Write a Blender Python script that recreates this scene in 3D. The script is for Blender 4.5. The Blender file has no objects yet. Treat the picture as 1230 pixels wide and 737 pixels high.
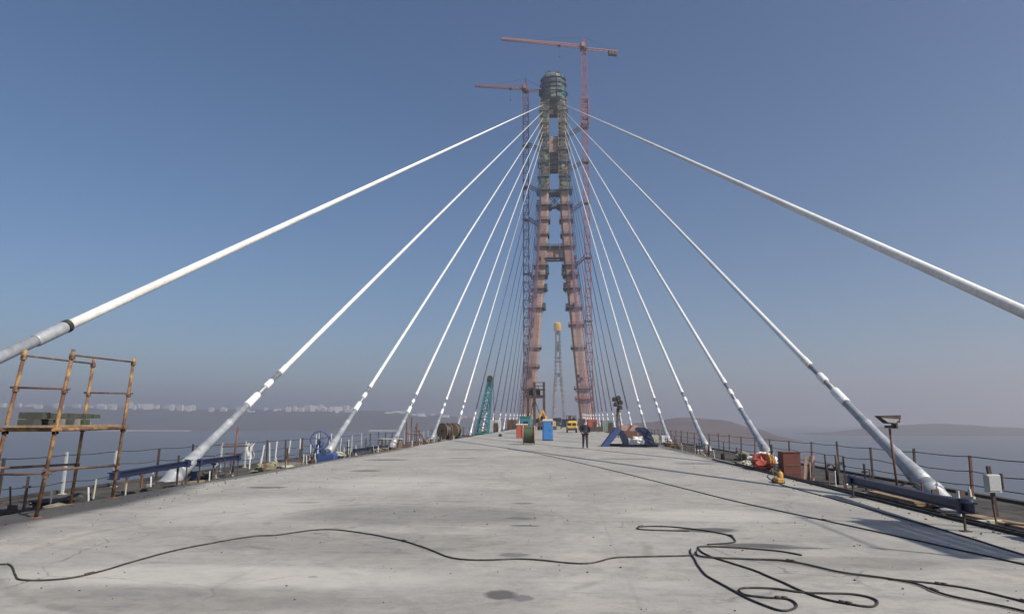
import bpy, math, random
from mathutils import Vector, Matrix, noise
R = math.radians
random.seed(7)
sc = bpy.context.scene
col = sc.collection

# ------------------------------------------------------------------ camera, sky, sun, exposure
cam = bpy.data.cameras.new('camera'); camo = bpy.data.objects.new('camera', cam); col.objects.link(camo)
cam.sensor_fit = 'HORIZONTAL'; cam.sensor_width = 36; cam.lens = 24.0
cam.clip_start = 0.1; cam.clip_end = 60000
camo.location = (1.5, 0, 1.75); camo.rotation_euler = (R(90 + 9.52), 0, R(3.92))
sc.camera = camo

SUN_AZ, SUN_EL = 123.0, 43.0            # clockwise from +Y, degrees
world = bpy.data.worlds.new('World'); sc.world = world; world.use_nodes = True
wt = world.node_tree; wt.nodes.clear()
sky = wt.nodes.new('ShaderNodeTexSky'); sky.sky_type = 'NISHITA'; sky.sun_disc = False
sky.sun_elevation = R(SUN_EL); sky.sun_rotation = R(SUN_AZ)
sky.altitude = 60; sky.air_density = 1.0; sky.dust_density = 0.8; sky.ozone_density = 4.5
bg = wt.nodes.new('ShaderNodeBackground'); bg.inputs['Strength'].default_value = 0.055
wo = wt.nodes.new('ShaderNodeOutputWorld')
hs = wt.nodes.new('ShaderNodeHueSaturation'); hs.inputs['Saturation'].default_value = 1.08; hs.inputs['Value'].default_value = 1.22
wt.links.new(sky.outputs[0], hs.inputs['Color']); wt.links.new(hs.outputs[0], bg.inputs[0]); wt.links.new(bg.outputs[0], wo.inputs[0])
sl = bpy.data.lights.new('sun', 'SUN'); sl.energy = 4.0; sl.angle = R(0.8); sl.color = (1.0, 0.93, 0.82)
so = bpy.data.objects.new('sun', sl); col.objects.link(so)
sd = Vector((math.sin(R(SUN_AZ)) * math.cos(R(SUN_EL)), math.cos(R(SUN_AZ)) * math.cos(R(SUN_EL)), math.sin(R(SUN_EL))))
so.rotation_euler = sd.to_track_quat('Z', 'Y').to_euler(); so.location = (60, -20, 90)
vs = sc.view_settings; vs.view_transform = 'Standard'; vs.look = 'None'; vs.exposure = 0.45; vs.gamma = 1.0
vs.use_curve_mapping = False
sc.render.engine = 'CYCLES'
sc.cycles.volume_bounces = 1; sc.cycles.max_bounces = 8; sc.cycles.use_denoising = True
sc.cycles.sample_clamp_indirect = 6.0

# ------------------------------------------------------------------ node materials
class NT:
    def __init__(self, name):
        self.m = bpy.data.materials.new(name); self.m.use_nodes = True
        self.t = self.m.node_tree; self.b = self.t.nodes['Principled BSDF']
        self.tc = self.t.nodes.new('ShaderNodeTexCoord')
    def n(self, typ, **kw):
        x = self.t.nodes.new(typ)
        for k, v in kw.items(): setattr(x, k, v)
        return x
    def l(self, a, b): self.t.links.new(a, b)
    def noise(self, scale, detail=4, rough=0.55, vec=None, stretch=None, dist=0.0):
        x = self.n('ShaderNodeTexNoise'); x.inputs['Scale'].default_value = scale
        x.inputs['Detail'].default_value = detail; x.inputs['Roughness'].default_value = rough
        x.inputs['Distortion'].default_value = dist
        src = vec or self.tc.outputs['Object']
        if stretch:
            mp = self.n('ShaderNodeMapping'); mp.inputs['Scale'].default_value = stretch
            self.l(src, mp.inputs[0]); src = mp.outputs[0]
        self.l(src, x.inputs['Vector']); return x.outputs['Fac']
    def ramp(self, fac, lo, hi, a=0.0, b=1.0):
        x = self.n('ShaderNodeMapRange'); x.inputs[1].default_value = lo; x.inputs[2].default_value = hi
        x.inputs[3].default_value = a; x.inputs[4].default_value = b; x.clamp = True
        self.l(fac, x.inputs[0]); return x.outputs[0]
    def math(self, op, a, b=None):
        x = self.n('ShaderNodeMath', operation=op)
        for i, v in enumerate((a, b)):
            if v is None: continue
            if isinstance(v, (int, float)): x.inputs[i].default_value = v
            else: self.l(v, x.inputs[i])
        return x.outputs[0]
    def mix(self, fac, a, b):
        x = self.n('ShaderNodeMix', data_type='RGBA')
        if isinstance(fac, (int, float)): x.inputs[0].default_value = fac
        else: self.l(fac, x.inputs[0])
        for i, v in ((6, a), (7, b)):
            if isinstance(v, tuple): x.inputs[i].default_value = (*v, 1)
            else: self.l(v, x.inputs[i])
        return x.outputs[2]
    def bump(self, h, strength, dist=0.01):
        x = self.n('ShaderNodeBump'); x.inputs['Strength'].default_value = strength; x.inputs['Distance'].default_value = dist
        self.l(h, x.inputs['Height']); self.l(x.outputs[0], self.b.inputs['Normal'])
    def done(self, colour, rough=0.7, metal=0.0):
        if isinstance(colour, tuple): self.b.inputs['Base Color'].default_value = (*colour, 1)
        else: self.l(colour, self.b.inputs['Base Color'])
        if isinstance(rough, (int, float)): self.b.inputs['Roughness'].default_value = rough
        else: self.l(rough, self.b.inputs['Roughness'])
        self.b.inputs['Metallic'].default_value = metal
        return self.m

def worn(name, base, dark, rough=0.6, metal=0.0, scale=3.0, amount=(0.45, 0.7), fine=25.0, bump=0.15):
    """base colour with patches of a second colour (rust, dirt, chipped paint) and fine grain"""
    k = NT(name)
    f = k.ramp(k.noise(scale, 6, 0.65), amount[0], amount[1])
    g = k.ramp(k.noise(fine, 3, 0.6), 0.3, 0.75, 0.82, 1.08)
    c = k.mix(f, base, dark)
    hv = k.n('ShaderNodeHueSaturation'); k.l(c, hv.inputs['Color']); k.l(g, hv.inputs['Value'])
    k.bump(k.noise(fine, 4), bump)
    return k.done(hv.outputs[0], rough, metal)

M = {}
M['white_cable'] = worn('white_cable', (0.85, 0.85, 0.83), (0.66, 0.65, 0.61), 0.38, 0, 0.35, (0.48, 0.8), 6, 0.02)
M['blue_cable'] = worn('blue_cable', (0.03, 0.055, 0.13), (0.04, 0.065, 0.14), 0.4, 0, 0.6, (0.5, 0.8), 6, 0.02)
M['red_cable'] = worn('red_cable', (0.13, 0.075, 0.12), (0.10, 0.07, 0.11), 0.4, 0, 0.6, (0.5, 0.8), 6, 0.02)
M['galvanised'] = worn('galvanised', (0.44, 0.46, 0.48), (0.27, 0.29, 0.31), 0.5, 0.25, 2.0, (0.4, 0.75), 9, 0.05)
M['strand'] = worn('strand', (0.34, 0.35, 0.37), (0.20, 0.20, 0.22), 0.5, 0.3)
M['black_rubber'] = worn('black_rubber', (0.028, 0.027, 0.025), (0.10, 0.095, 0.085), 0.75, 0, 5, (0.5, 0.72))
M['dark_steel'] = worn('dark_steel', (0.055, 0.05, 0.05), (0.13, 0.075, 0.05), 0.6, 0.2, 2.5)
M['rust'] = worn('rust', (0.17, 0.085, 0.055), (0.085, 0.045, 0.035), 0.85, 0, 5)
M['scaffold_yellow'] = worn('scaffold_yellow', (0.40, 0.235, 0.075), (0.12, 0.06, 0.04), 0.8, 0, 3.4, (0.38, 0.56), 18, 0.2)
M['scaffold_rust'] = worn('scaffold_rust', (0.11, 0.065, 0.05), (0.30, 0.18, 0.08), 0.8, 0, 3.0, (0.5, 0.7))
M['timber'] = worn('timber', (0.34, 0.23, 0.13), (0.17, 0.12, 0.08), 0.85, 0, 2.5, (0.4, 0.7))
M['grey_timber'] = worn('grey_timber', (0.24, 0.22, 0.19), (0.11, 0.10, 0.09), 0.85, 0, 2.5, (0.4, 0.7))
M['dark_timber'] = worn('dark_timber', (0.075, 0.07, 0.055), (0.04, 0.05, 0.04), 0.85, 0, 2.5, (0.4, 0.7))
M['blue_steel'] = worn('blue_steel', (0.012, 0.021, 0.07), (0.02, 0.02, 0.027), 0.5, 0, 2.5, (0.5, 0.7))
M['trestle_blue'] = worn('trestle_blue', (0.04, 0.08, 0.23), (0.05, 0.055, 0.08), 0.55, 0, 1.5, (0.5, 0.75))
M['toilet_blue'] = worn('toilet_blue', (0.05, 0.20, 0.48), (0.04, 0.15, 0.38), 0.45, 0, 1.5, (0.5, 0.8))
M['teal'] = worn('teal', (0.03, 0.19, 0.21), (0.06, 0.13, 0.13), 0.55, 0, 0.8, (0.5, 0.75))
M['drum_green'] = worn('drum_green', (0.045, 0.085, 0.04), (0.06, 0.05, 0.035), 0.7, 0, 3)
M['flange_pink'] = worn('flange_pink', (0.48, 0.30, 0.24), (0.28, 0.18, 0.14), 0.8, 0, 3)
M['orange_red'] = worn('orange_red', (0.44, 0.09, 0.055), (0.24, 0.06, 0.04), 0.6, 0, 3, (0.5, 0.75))
M['crate_red'] = worn('crate_red', (0.15, 0.045, 0.032), (0.07, 0.03, 0.03), 0.7, 0, 4, (0.5, 0.75))
M['machine_yellow'] = worn('machine_yellow', (0.66, 0.42, 0.04), (0.40, 0.24, 0.05), 0.5, 0, 2, (0.55, 0.8))
M['tank_yellow'] = worn('tank_yellow', (0.46, 0.25, 0.055), (0.24, 0.13, 0.06), 0.5, 0, 4, (0.5, 0.75))
M['glass'] = worn('glass', (0.02, 0.025, 0.03), (0.03, 0.035, 0.04), 0.12, 0, 2, (0.4, 0.7), 3, 0.0)
M['grey_box'] = worn('grey_box', (0.47, 0.48, 0.47), (0.32, 0.32, 0.31), 0.5, 0, 4, (0.5, 0.75))
M['white_sheet'] = worn('white_sheet', (0.66, 0.66, 0.64), (0.48, 0.48, 0.47), 0.8, 0, 3, (0.45, 0.7))
M['pale_sack'] = worn('pale_sack', (0.46, 0.47, 0.36), (0.26, 0.29, 0.20), 0.9, 0, 3, (0.45, 0.7))
M['dirt_sack'] = worn('dirt_sack', (0.22, 0.20, 0.13), (0.10, 0.10, 0.07), 0.9, 0, 3, (0.45, 0.7))
M['crane_red'] = worn('crane_red', (0.33, 0.10, 0.085), (0.24, 0.08, 0.07), 0.6, 0, 0.4)
M['crane_pink'] = worn('crane_pink', (0.20, 0.07, 0.07), (0.14, 0.06, 0.06), 0.65, 0, 0.4)
M['leg_concrete'] = None
M['form_green'] = worn('form_green', (0.060, 0.115, 0.105), (0.04, 0.06, 0.065), 0.7, 0, 0.35, (0.42, 0.62), 1.5, 0.1)
M['form_pale'] = worn('form_pale', (0.26, 0.30, 0.25), (0.12, 0.16, 0.15), 0.7, 0, 0.35, (0.42, 0.62), 1.5, 0.1)
M['form_blue'] = worn('form_blue', (0.045, 0.085, 0.13), (0.03, 0.05, 0.07), 0.7, 0, 0.35, (0.42, 0.62), 1.5, 0.1)
M['tube_olive'] = worn('tube_olive', (0.27, 0.28, 0.15), (0.07, 0.10, 0.085), 0.7, 0, 0.3, (0.4, 0.65), 1.5, 0.1)
M['platform_dark'] = worn('platform_dark', (0.085, 0.06, 0.055), (0.05, 0.055, 0.05), 0.8, 0, 0.4, (0.42, 0.62), 1.5, 0.1)
M['platform_red'] = worn('platform_red', (0.30, 0.06, 0.045), (0.14, 0.05, 0.04), 0.8, 0, 0.4, (0.42, 0.62), 1.5, 0.1)
M['head_yellow'] = worn('head_yellow', (0.85, 0.52, 0.02), (0.75, 0.42, 0.03), 0.7, 0, 0.2, (0.42, 0.62), 1.5, 0.1)
M['head_slate'] = worn('head_slate', (0.10, 0.17, 0.25), (0.05, 0.08, 0.12), 0.7, 0, 0.35, (0.42, 0.62), 1.5, 0.1)
M['skin'] = worn('skin', (0.45, 0.28, 0.21), (0.40, 0.24, 0.18), 0.6)
M['dark_cloth'] = worn('dark_cloth', (0.022, 0.025, 0.032), (0.035, 0.037, 0.045), 0.9, 0, 6)
M['trousers'] = worn('trousers', (0.035, 0.04, 0.055), (0.05, 0.05, 0.06), 0.9, 0, 6)
M['helmet_blue'] = worn('helmet_blue', (0.03, 0.06, 0.16), (0.03, 0.05, 0.12), 0.4)
M['lamp_lens'] = worn('lamp_lens', (0.40, 0.41, 0.42), (0.30, 0.31, 0.32), 0.2)
M['apartment'] = worn('apartment', (0.72, 0.70, 0.66), (0.52, 0.48, 0.45), 0.8, 0, 0.02, (0.45, 0.65), 0.05, 0.0)

def leg_concrete():
    k = NT('leg_concrete')
    big = k.ramp(k.noise(0.12, 4, 0.6, stretch=(1, 1, 0.35)), 0.38, 0.66)
    streak = k.ramp(k.noise(0.55, 4, 0.65, stretch=(1, 1, 0.06)), 0.45, 0.75)
    c = k.mix(big, (0.39, 0.265, 0.215), (0.27, 0.175, 0.14))
    c = k.mix(k.math('MULTIPLY', streak, 0.6), c, (0.20, 0.12, 0.095))
    wv = k.n('ShaderNodeTexWave', bands_direction='Z'); wv.inputs['Scale'].default_value = 0.078
    wv.inputs['Distortion'].default_value = 0.0
    k.l(k.tc.outputs['Object'], wv.inputs['Vector'])
    c = k.mix(k.math('MULTIPLY', k.ramp(wv.outputs['Fac'], 0.93, 0.98), 0.5), c, (0.16, 0.10, 0.085))
    k.bump(k.noise(1.2, 5), 0.2, 0.1)
    return k.done(c, 0.85)
M['leg_concrete'] = leg_concrete()

def deck_concrete():
    k = NT('deck_concrete')
    P = k.tc.outputs['Object']
    nz = k.n('ShaderNodeTexNoise'); nz.inputs['Scale'].default_value = 1.3; nz.inputs['Detail'].default_value = 5
    nz.inputs['Roughness'].default_value = 0.65
    k.l(P, nz.inputs['Vector'])
    off = k.n('ShaderNodeVectorMath', operation='SUBTRACT'); k.l(nz.outputs['Color'], off.inputs[0]); off.inputs[1].default_value = (0.5, 0.5, 0.5)
    sca = k.n('ShaderNodeVectorMath', operation='SCALE'); k.l(off.outputs[0], sca.inputs[0]); sca.inputs['Scale'].default_value = 0.42
    add = k.n('ShaderNodeVectorMath', operation='ADD'); k.l(P, add.inputs[0]); k.l(sca.outputs[0], add.inputs[1])
    W = add.outputs[0]                                  # position jittered by noise: ragged stain edges
    base = k.mix(k.ramp(k.noise(0.22, 5, 0.62), 0.36, 0.68), (0.385, 0.368, 0.332), (0.275, 0.266, 0.248))
    base = k.mix(k.math('MULTIPLY', k.ramp(k.noise(0.9, 6, 0.7, stretch=(0.55, 1.5, 1)), 0.48, 0.68), 0.45), base, (0.20, 0.194, 0.182))
    base = k.mix(k.math('MULTIPLY', k.ramp(k.noise(0.55, 6, 0.65, stretch=(1.3, 0.6, 1)), 0.50, 0.66), 0.5), base, (0.465, 0.435, 0.365))
    base = k.mix(k.math('MULTIPLY', k.ramp(k.noise(3.2, 8, 0.78), 0.47, 0.62), 0.55), base, (0.22, 0.215, 0.205))
    base = k.mix(k.math('MULTIPLY', k.ramp(k.noise(11, 6, 0.75), 0.50, 0.66), 0.35), base, (0.425, 0.40, 0.345))
    base = k.mix(k.math('MULTIPLY', k.ramp(k.noise(46, 3, 0.7), 0.55, 0.75), 0.28), base, (0.17, 0.165, 0.16))
    base = k.mix(k.math('MULTIPLY', k.ramp(k.noise(2.2, 7, 0.75, stretch=(0.35, 1.6, 1), dist=1.2), 0.52, 0.66), 0.5), base, (0.185, 0.183, 0.18))
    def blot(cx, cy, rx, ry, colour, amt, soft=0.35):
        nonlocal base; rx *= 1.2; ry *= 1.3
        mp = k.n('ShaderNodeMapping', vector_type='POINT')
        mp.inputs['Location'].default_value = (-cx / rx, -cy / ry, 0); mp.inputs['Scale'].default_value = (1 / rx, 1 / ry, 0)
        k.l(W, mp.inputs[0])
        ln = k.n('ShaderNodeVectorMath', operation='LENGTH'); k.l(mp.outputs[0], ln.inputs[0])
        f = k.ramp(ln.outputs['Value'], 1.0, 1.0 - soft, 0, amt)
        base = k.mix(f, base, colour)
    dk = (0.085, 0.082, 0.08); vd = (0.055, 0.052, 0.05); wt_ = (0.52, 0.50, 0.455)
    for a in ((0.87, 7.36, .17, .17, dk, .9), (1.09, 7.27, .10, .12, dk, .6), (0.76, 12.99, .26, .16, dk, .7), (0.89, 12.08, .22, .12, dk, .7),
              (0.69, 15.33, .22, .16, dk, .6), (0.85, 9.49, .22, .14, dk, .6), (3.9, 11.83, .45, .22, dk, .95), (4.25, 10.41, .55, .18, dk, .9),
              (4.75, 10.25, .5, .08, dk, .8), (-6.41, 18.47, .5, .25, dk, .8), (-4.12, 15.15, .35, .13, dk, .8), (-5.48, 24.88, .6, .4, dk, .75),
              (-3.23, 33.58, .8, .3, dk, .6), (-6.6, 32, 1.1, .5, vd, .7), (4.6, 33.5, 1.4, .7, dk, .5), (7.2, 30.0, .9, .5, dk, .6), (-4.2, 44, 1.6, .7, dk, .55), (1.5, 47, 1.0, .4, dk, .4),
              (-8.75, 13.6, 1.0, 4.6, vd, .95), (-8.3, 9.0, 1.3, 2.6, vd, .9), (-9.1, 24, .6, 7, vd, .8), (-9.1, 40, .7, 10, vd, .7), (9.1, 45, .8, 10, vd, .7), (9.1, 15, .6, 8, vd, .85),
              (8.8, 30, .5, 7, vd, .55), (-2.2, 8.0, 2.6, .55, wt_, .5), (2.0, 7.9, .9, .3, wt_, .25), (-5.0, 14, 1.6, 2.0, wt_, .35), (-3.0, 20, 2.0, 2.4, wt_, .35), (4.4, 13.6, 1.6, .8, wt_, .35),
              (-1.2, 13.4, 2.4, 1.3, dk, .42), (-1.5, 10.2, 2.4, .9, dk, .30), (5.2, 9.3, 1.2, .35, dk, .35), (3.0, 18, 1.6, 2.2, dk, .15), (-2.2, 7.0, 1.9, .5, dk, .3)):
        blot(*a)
    # faint tyre arcs
    for cx, cy, r, w, amt in ((-1.6, 10.6, 4.35, .10, .30), (-1.5, 12.6, 3.1, .09, .30), (-1.2, 12.9, 2.55, .08, .25), (6.5, 4.4, 4.6, .10, .22), (9, 24, 9.5, .12, .2), (-8, 2.0, 9.4, .12, .18), (-8, 2.0, 8.0, .12, .16)):
        mp = k.n('ShaderNodeVectorMath', operation='SUBTRACT'); mp.inputs[1].default_value = (cx, cy, 0); k.l(P, mp.inputs[0])
        ln = k.n('ShaderNodeVectorMath', operation='LENGTH'); k.l(mp.outputs[0], ln.inputs[0])
        d = k.math('ABSOLUTE', k.math('SUBTRACT', ln.outputs['Value'], r))
        f = k.math('MULTIPLY', k.ramp(d, w, w * .3, 0, amt), k.ramp(nz.outputs['Fac'], .42, .6))
        base = k.mix(f, base, dk)
    # hairline cracks
    vo = k.n('ShaderNodeTexVoronoi', feature='DISTANCE_TO_EDGE'); vo.inputs['Scale'].default_value = 0.33; k.l(W, vo.inputs['Vector'])
    f = k.math('MULTIPLY', k.ramp(vo.outputs['Distance'], .006, .001, 0, .55), k.ramp(k.noise(.35, 3), .50, .58))
    base = k.mix(f, base, dk)
    # pour joints across and along the deck
    sx = k.n('ShaderNodeSeparateXYZ'); k.l(P, sx.inputs[0])
    for axis, period, shift, amt in (('Y', 7.4, 2.1, .42), ('X', 4.45, 2.2, .12)):
        q = k.math('PINGPONG', k.math('ADD', sx.outputs[axis], shift + 200 * period), period / 2)
        f = k.math('MULTIPLY', k.ramp(q, .035, .012, 0, amt), k.ramp(nz.outputs['Fac'], .40, .56, .25, 1))
        base = k.mix(f, base, dk)
        f2 = k.math('MULTIPLY', k.ramp(q, .5, .0, 0, .30), k.ramp(k.noise(1.7, 5, .7), .46, .62))
        base = k.mix(f2, base, (0.21, 0.205, 0.195))
    # speckled drips and rust freckles
    vp = k.n('ShaderNodeTexVoronoi'); vp.inputs['Scale'].default_value = 1.15; k.l(W, vp.inputs['Vector'])
    f = k.math('MULTIPLY', k.ramp(vp.outputs['Distance'], .10, .06, 0, .6), k.ramp(k.noise(.5, 3), .54, .62))
    base = k.mix(f, base, (0.12, 0.115, 0.11))
    vr = k.n('ShaderNodeTexVoronoi'); vr.inputs['Scale'].default_value = 2.3; vr.inputs['Randomness'].default_value = 1.0; k.l(W, vr.inputs['Vector'])
    f = k.math('MULTIPLY', k.ramp(vr.outputs['Distance'], .07, .03, 0, .5), k.ramp(k.noise(.42, 3, stretch=(1, .8, 1)), .56, .64))
    base = k.mix(f, base, (0.20, 0.13, 0.085))
    h = k.math('ADD', k.noise(28, 6, 0.7), k.math('MULTIPLY', k.noise(2.0, 5, 0.6), 1.5))
    k.bump(h, 0.35, 0.012)
    return k.done(base, k.ramp(k.noise(1.5, 4), .3, .7, .62, .9))
M['deck_concrete'] = deck_concrete()
M['edge_concrete'] = worn('edge_concrete', (0.085, 0.075, 0.066), (0.03, 0.027, 0.025), 0.9, 0, 0.9, (0.38, 0.62), 14, 0.5)  # dirty concrete, its tone darkened further to stand in for shade beside the beam
M['girder'] = worn('girder', (0.24, 0.235, 0.23), (0.15, 0.145, 0.14), 0.85, 0, 0.4)

def sea_water():
    k = NT('sea_water')
    h = k.math('ADD', k.noise(0.05, 6, 0.65, stretch=(1, 0.6, 1)), k.math('MULTIPLY', k.noise(0.4, 4, 0.6), 0.25))
    k.bump(h, 0.35, 1.2)
    c = k.mix(k.ramp(k.noise(0.0016, 4, stretch=(1, 2.5, 1)), .4, .65), (0.050, 0.058, 0.062), (0.066, 0.074, 0.076))
    return k.done(c, 0.30)
M['sea'] = sea_water()
def land(name, a, b, c3):
    k = NT(name)
    f = k.mix(k.ramp(k.noise(0.006, 8, 0.65), .40, .62), a, b)
    f = k.mix(k.ramp(k.noise(0.02, 5, 0.65), .55, .72, 0, .6), f, c3)
    k.bump(k.noise(0.03, 6, .7), 0.8, 6.0)
    return k.done(f, 0.95)
M['land'] = land('winter_land', (0.05, 0.047, 0.042), (0.026, 0.028, 0.026), (0.085, 0.075, 0.062))
M['land_red'] = land('winter_wood', (0.085, 0.052, 0.045), (0.04, 0.032, 0.028), (0.115, 0.085, 0.07))

# ------------------------------------------------------------------ mesh builder
class MB:
    def __init__(self): self.v = []; self.f = []
    def add(self, vs, fs):
        o = len(self.v); self.v += [tuple(p) for p in vs]; self.f += [tuple(i + o for i in q) for q in fs]; return self
    def box(self, c, s, rz=0.0, rx=0.0, ry=0.0):
        m = Matrix.Rotation(rz, 3, 'Z') @ Matrix.Rotation(ry, 3, 'Y') @ Matrix.Rotation(rx, 3, 'X'); c = Vector(c)
        vs = [c + m @ Vector((x * s[0] / 2, y * s[1] / 2, z * s[2] / 2)) for x in (-1, 1) for y in (-1, 1) for z in (-1, 1)]
        return self.add(vs, [(0, 1, 3, 2), (4, 6, 7, 5), (0, 4, 5, 1), (2, 3, 7, 6), (0, 2, 6, 4), (1, 5, 7, 3)])
    def bbox(self, c, s, b=0.02, rz=0.0):
        """box with chamfered vertical and top edges"""
        x, y, z = s[0] / 2, s[1] / 2, s[2] / 2
        def ring(ix, iy, zz): return [(-ix + b, -iy, zz), (ix - b, -iy, zz), (ix, -iy + b, zz), (ix, iy - b, zz), (ix - b, iy, zz), (-ix + b, iy, zz), (-ix, iy - b, zz), (-ix, -iy + b, zz)]
        vs = ring(x, y, -z) + ring(x, y, z - b) + ring(x - b, y - b, z)
        m = Matrix.Rotation(rz, 3, 'Z'); vs = [Vector(c) + m @ Vector(p) for p in vs]
        fs = [tuple(range(7, -1, -1)), tuple(range(16, 24))]
        for r in (0, 8): fs += [(r + i, r + (i + 1) % 8, r + 8 + (i + 1) % 8, r + 8 + i) for i in range(8)]
        return self.add(vs, fs)
    def frame_axes(self, p, q):
        d = (Vector(q) - Vector(p)).normalized()
        up = Vector((0, 0, 1)) if abs(d.z) < 0.95 else Vector((0, 1, 0))
        s = d.cross(up).normalized(); return d, s, s.cross(d)
    def bar(self, p, q, w, h=None):
        h = h or w; d, s, u = self.frame_axes(p, q); p, q = Vector(p), Vector(q)
        o = [s * a * w / 2 + u * b * h / 2 for a, b in ((-1, -1), (1, -1), (1, 1), (-1, 1))]
        return self.add([p + x for x in o] + [q + x for x in o], [(3, 2, 1, 0), (4, 5, 6, 7)] + [(i, (i + 1) % 4, 4 + (i + 1) % 4, 4 + i) for i in range(4)])
    def tube(self, p, q, r, n=8, r2=None):
        return self.rings(p, q, [(0, r), (1, r if r2 is None else r2)], n)
    def rings(self, p, q, prof, n=12):
        """turned profile along p->q: prof is a list of (fraction, radius)"""
        d, s, u = self.frame_axes(p, q); p, q = Vector(p), Vector(q); vs = []
        for t, r in prof:
            c = p.lerp(q, t)
            vs += [c + (s * math.cos(2 * math.pi * i / n) + u * math.sin(2 * math.pi * i / n)) * r for i in range(n)]
        k = len(prof)
        fs = [tuple(range(n - 1, -1, -1)), tuple(range((k - 1) * n, k * n))]
        for j in range(k - 1): fs += [(j * n + i, j * n + (i + 1) % n, (j + 1) * n + (i + 1) % n, (j + 1) * n + i) for i in range(n)]
        return self.add(vs, fs)
    def sweep(self, pts, r, n=6):
        pts = [Vector(p) for p in pts]; vs = []
        for i, p in enumerate(pts):
            d = (pts[min(i + 1, len(pts) - 1)] - pts[max(i - 1, 0)]).normalized()
            up = Vector((0, 0, 1)) if abs(d.z) < 0.95 else Vector((0, 1, 0))
            s = d.cross(up).normalized(); u = s.cross(d)
            vs += [p + (s * math.cos(2 * math.pi * j / n) + u * math.sin(2 * math.pi * j / n)) * r for j in range(n)]
        fs = [tuple(range(n - 1, -1, -1)), tuple(range((len(pts) - 1) * n, len(pts) * n))]
        for i in range(len(pts) - 1): fs += [(i * n + j, i * n + (j + 1) % n, (i + 1) * n + (j + 1) % n, (i + 1) * n + j) for j in range(n)]
        return self.add(vs, fs)
    def torus(self, c, axis, R1, r, n=24, m=6):
        ax = Vector(axis).normalized(); up = Vector((0, 0, 1)) if abs(ax.z) < .9 else Vector((0, 1, 0))
        s = ax.cross(up).normalized(); u = s.cross(ax); c = Vector(c); vs = []
        for i in range(n):
            a = 2 * math.pi * i / n; d = s * math.cos(a) + u * math.sin(a)
            vs += [c + d * (R1 + r * math.cos(2 * math.pi * j / m)) + ax * r * math.sin(2 * math.pi * j / m) for j in range(m)]
        return self.add(vs, [(i * m + j, ((i + 1) % n) * m + j, ((i + 1) % n) * m + (j + 1) % m, i * m + (j + 1) % m) for i in range(n) for j in range(m)])
    def lump(self, c, s, seed, n=10, amp=0.25):
        vs = []; c = Vector(c); m = n // 2 + 1
        for i in range(m + 1):
            th = math.pi * i / m
            for j in range(n):
                a = 2 * math.pi * j / n; d = Vector((math.sin(th) * math.cos(a), math.sin(th) * math.sin(a), math.cos(th)))
                k = 1 + amp * noise.noise(d * 1.7 + Vector((seed * 3.1, seed, 0)))
                vs.append(c + Vector((d.x * s[0] * k, d.y * s[1] * k, max(d.z * s[2] * k, -s[2] * .98))))
        return self.add(vs, [(i * n + j, i * n + (j + 1) % n, (i + 1) * n + (j + 1) % n, (i + 1) * n + j) for i in range(m) for j in range(n)])
    def prism(self, poly, y0, y1):
        """polygon in x,z extruded along y"""
        n = len(poly)
        vs = [(x, y0, z) for x, z in poly] + [(x, y1, z) for x, z in poly]
        return self.add(vs, [tuple(range(n)), tuple(range(2 * n - 1, n - 1, -1))] + [(i, n + i, n + (i + 1) % n, (i + 1) % n) for i in range(n)])
    def mesh(self, name, mat, smooth=False):
        me = bpy.data.meshes.new(name); me.from_pydata(self.v, [], self.f); me.update()
        import bmesh
        bm = bmesh.new(); bm.from_mesh(me); bmesh.ops.recalc_face_normals(bm, faces=bm.faces); bm.to_mesh(me); bm.free()
        if mat: me.materials.append(M[mat] if isinstance(mat, str) else mat)
        if smooth:
            for p in me.polygons: p.use_smooth = len(p.vertices) <= 4
        return me
    def build(self, name, mat, parent=None, smooth=False):
        return link(name, self.mesh(name, mat, smooth), parent)

def link(name, me, parent=None, loc=(0, 0, 0)):
    o = bpy.data.objects.new(name, me); col.objects.link(o); o.location = loc
    if parent is not None: o.parent = parent
    return o
def tag(o, label=None, cat=None, group=None, kind=None):
    if label: o['label'] = label
    if cat: o['category'] = cat
    if group: o['group'] = group
    if kind: o['kind'] = kind
    return o
def thing(name, loc, label, cat, group=None, rz=0.0):
    o = bpy.data.objects.new(name, None); col.objects.link(o); o.location = loc; o.rotation_euler = (0, 0, rz); o.empty_display_size = .3
    return tag(o, label, cat, group)
def copy_tree(o, parent=None):
    c = o.copy(); col.objects.link(c)
    if parent is not None: c.parent = parent
    for ch in list(o.children): copy_tree(ch, c)
    return c
ORD = ['first', 'second', 'third', 'fourth', 'fifth', 'sixth', 'seventh', 'eighth', 'ninth', 'tenth', 'eleventh', 'twelfth', 'thirteenth',
       'fourteenth', 'fifteenth', 'sixteenth', 'seventeenth', 'eighteenth', 'nineteenth', 'twentieth', 'twenty-first']

# ------------------------------------------------------------------ the setting: sea, hills, deck
SEA = -40.0
b = MB(); n = 64
b.add([(14000 * math.cos(2 * math.pi * i / n), 14000 * math.sin(2 * math.pi * i / n), SEA) for i in range(n)], [tuple(range(n))])
tag(b.build('sea', 'sea'), 'calm grey sea under haze', kind='structure')

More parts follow.
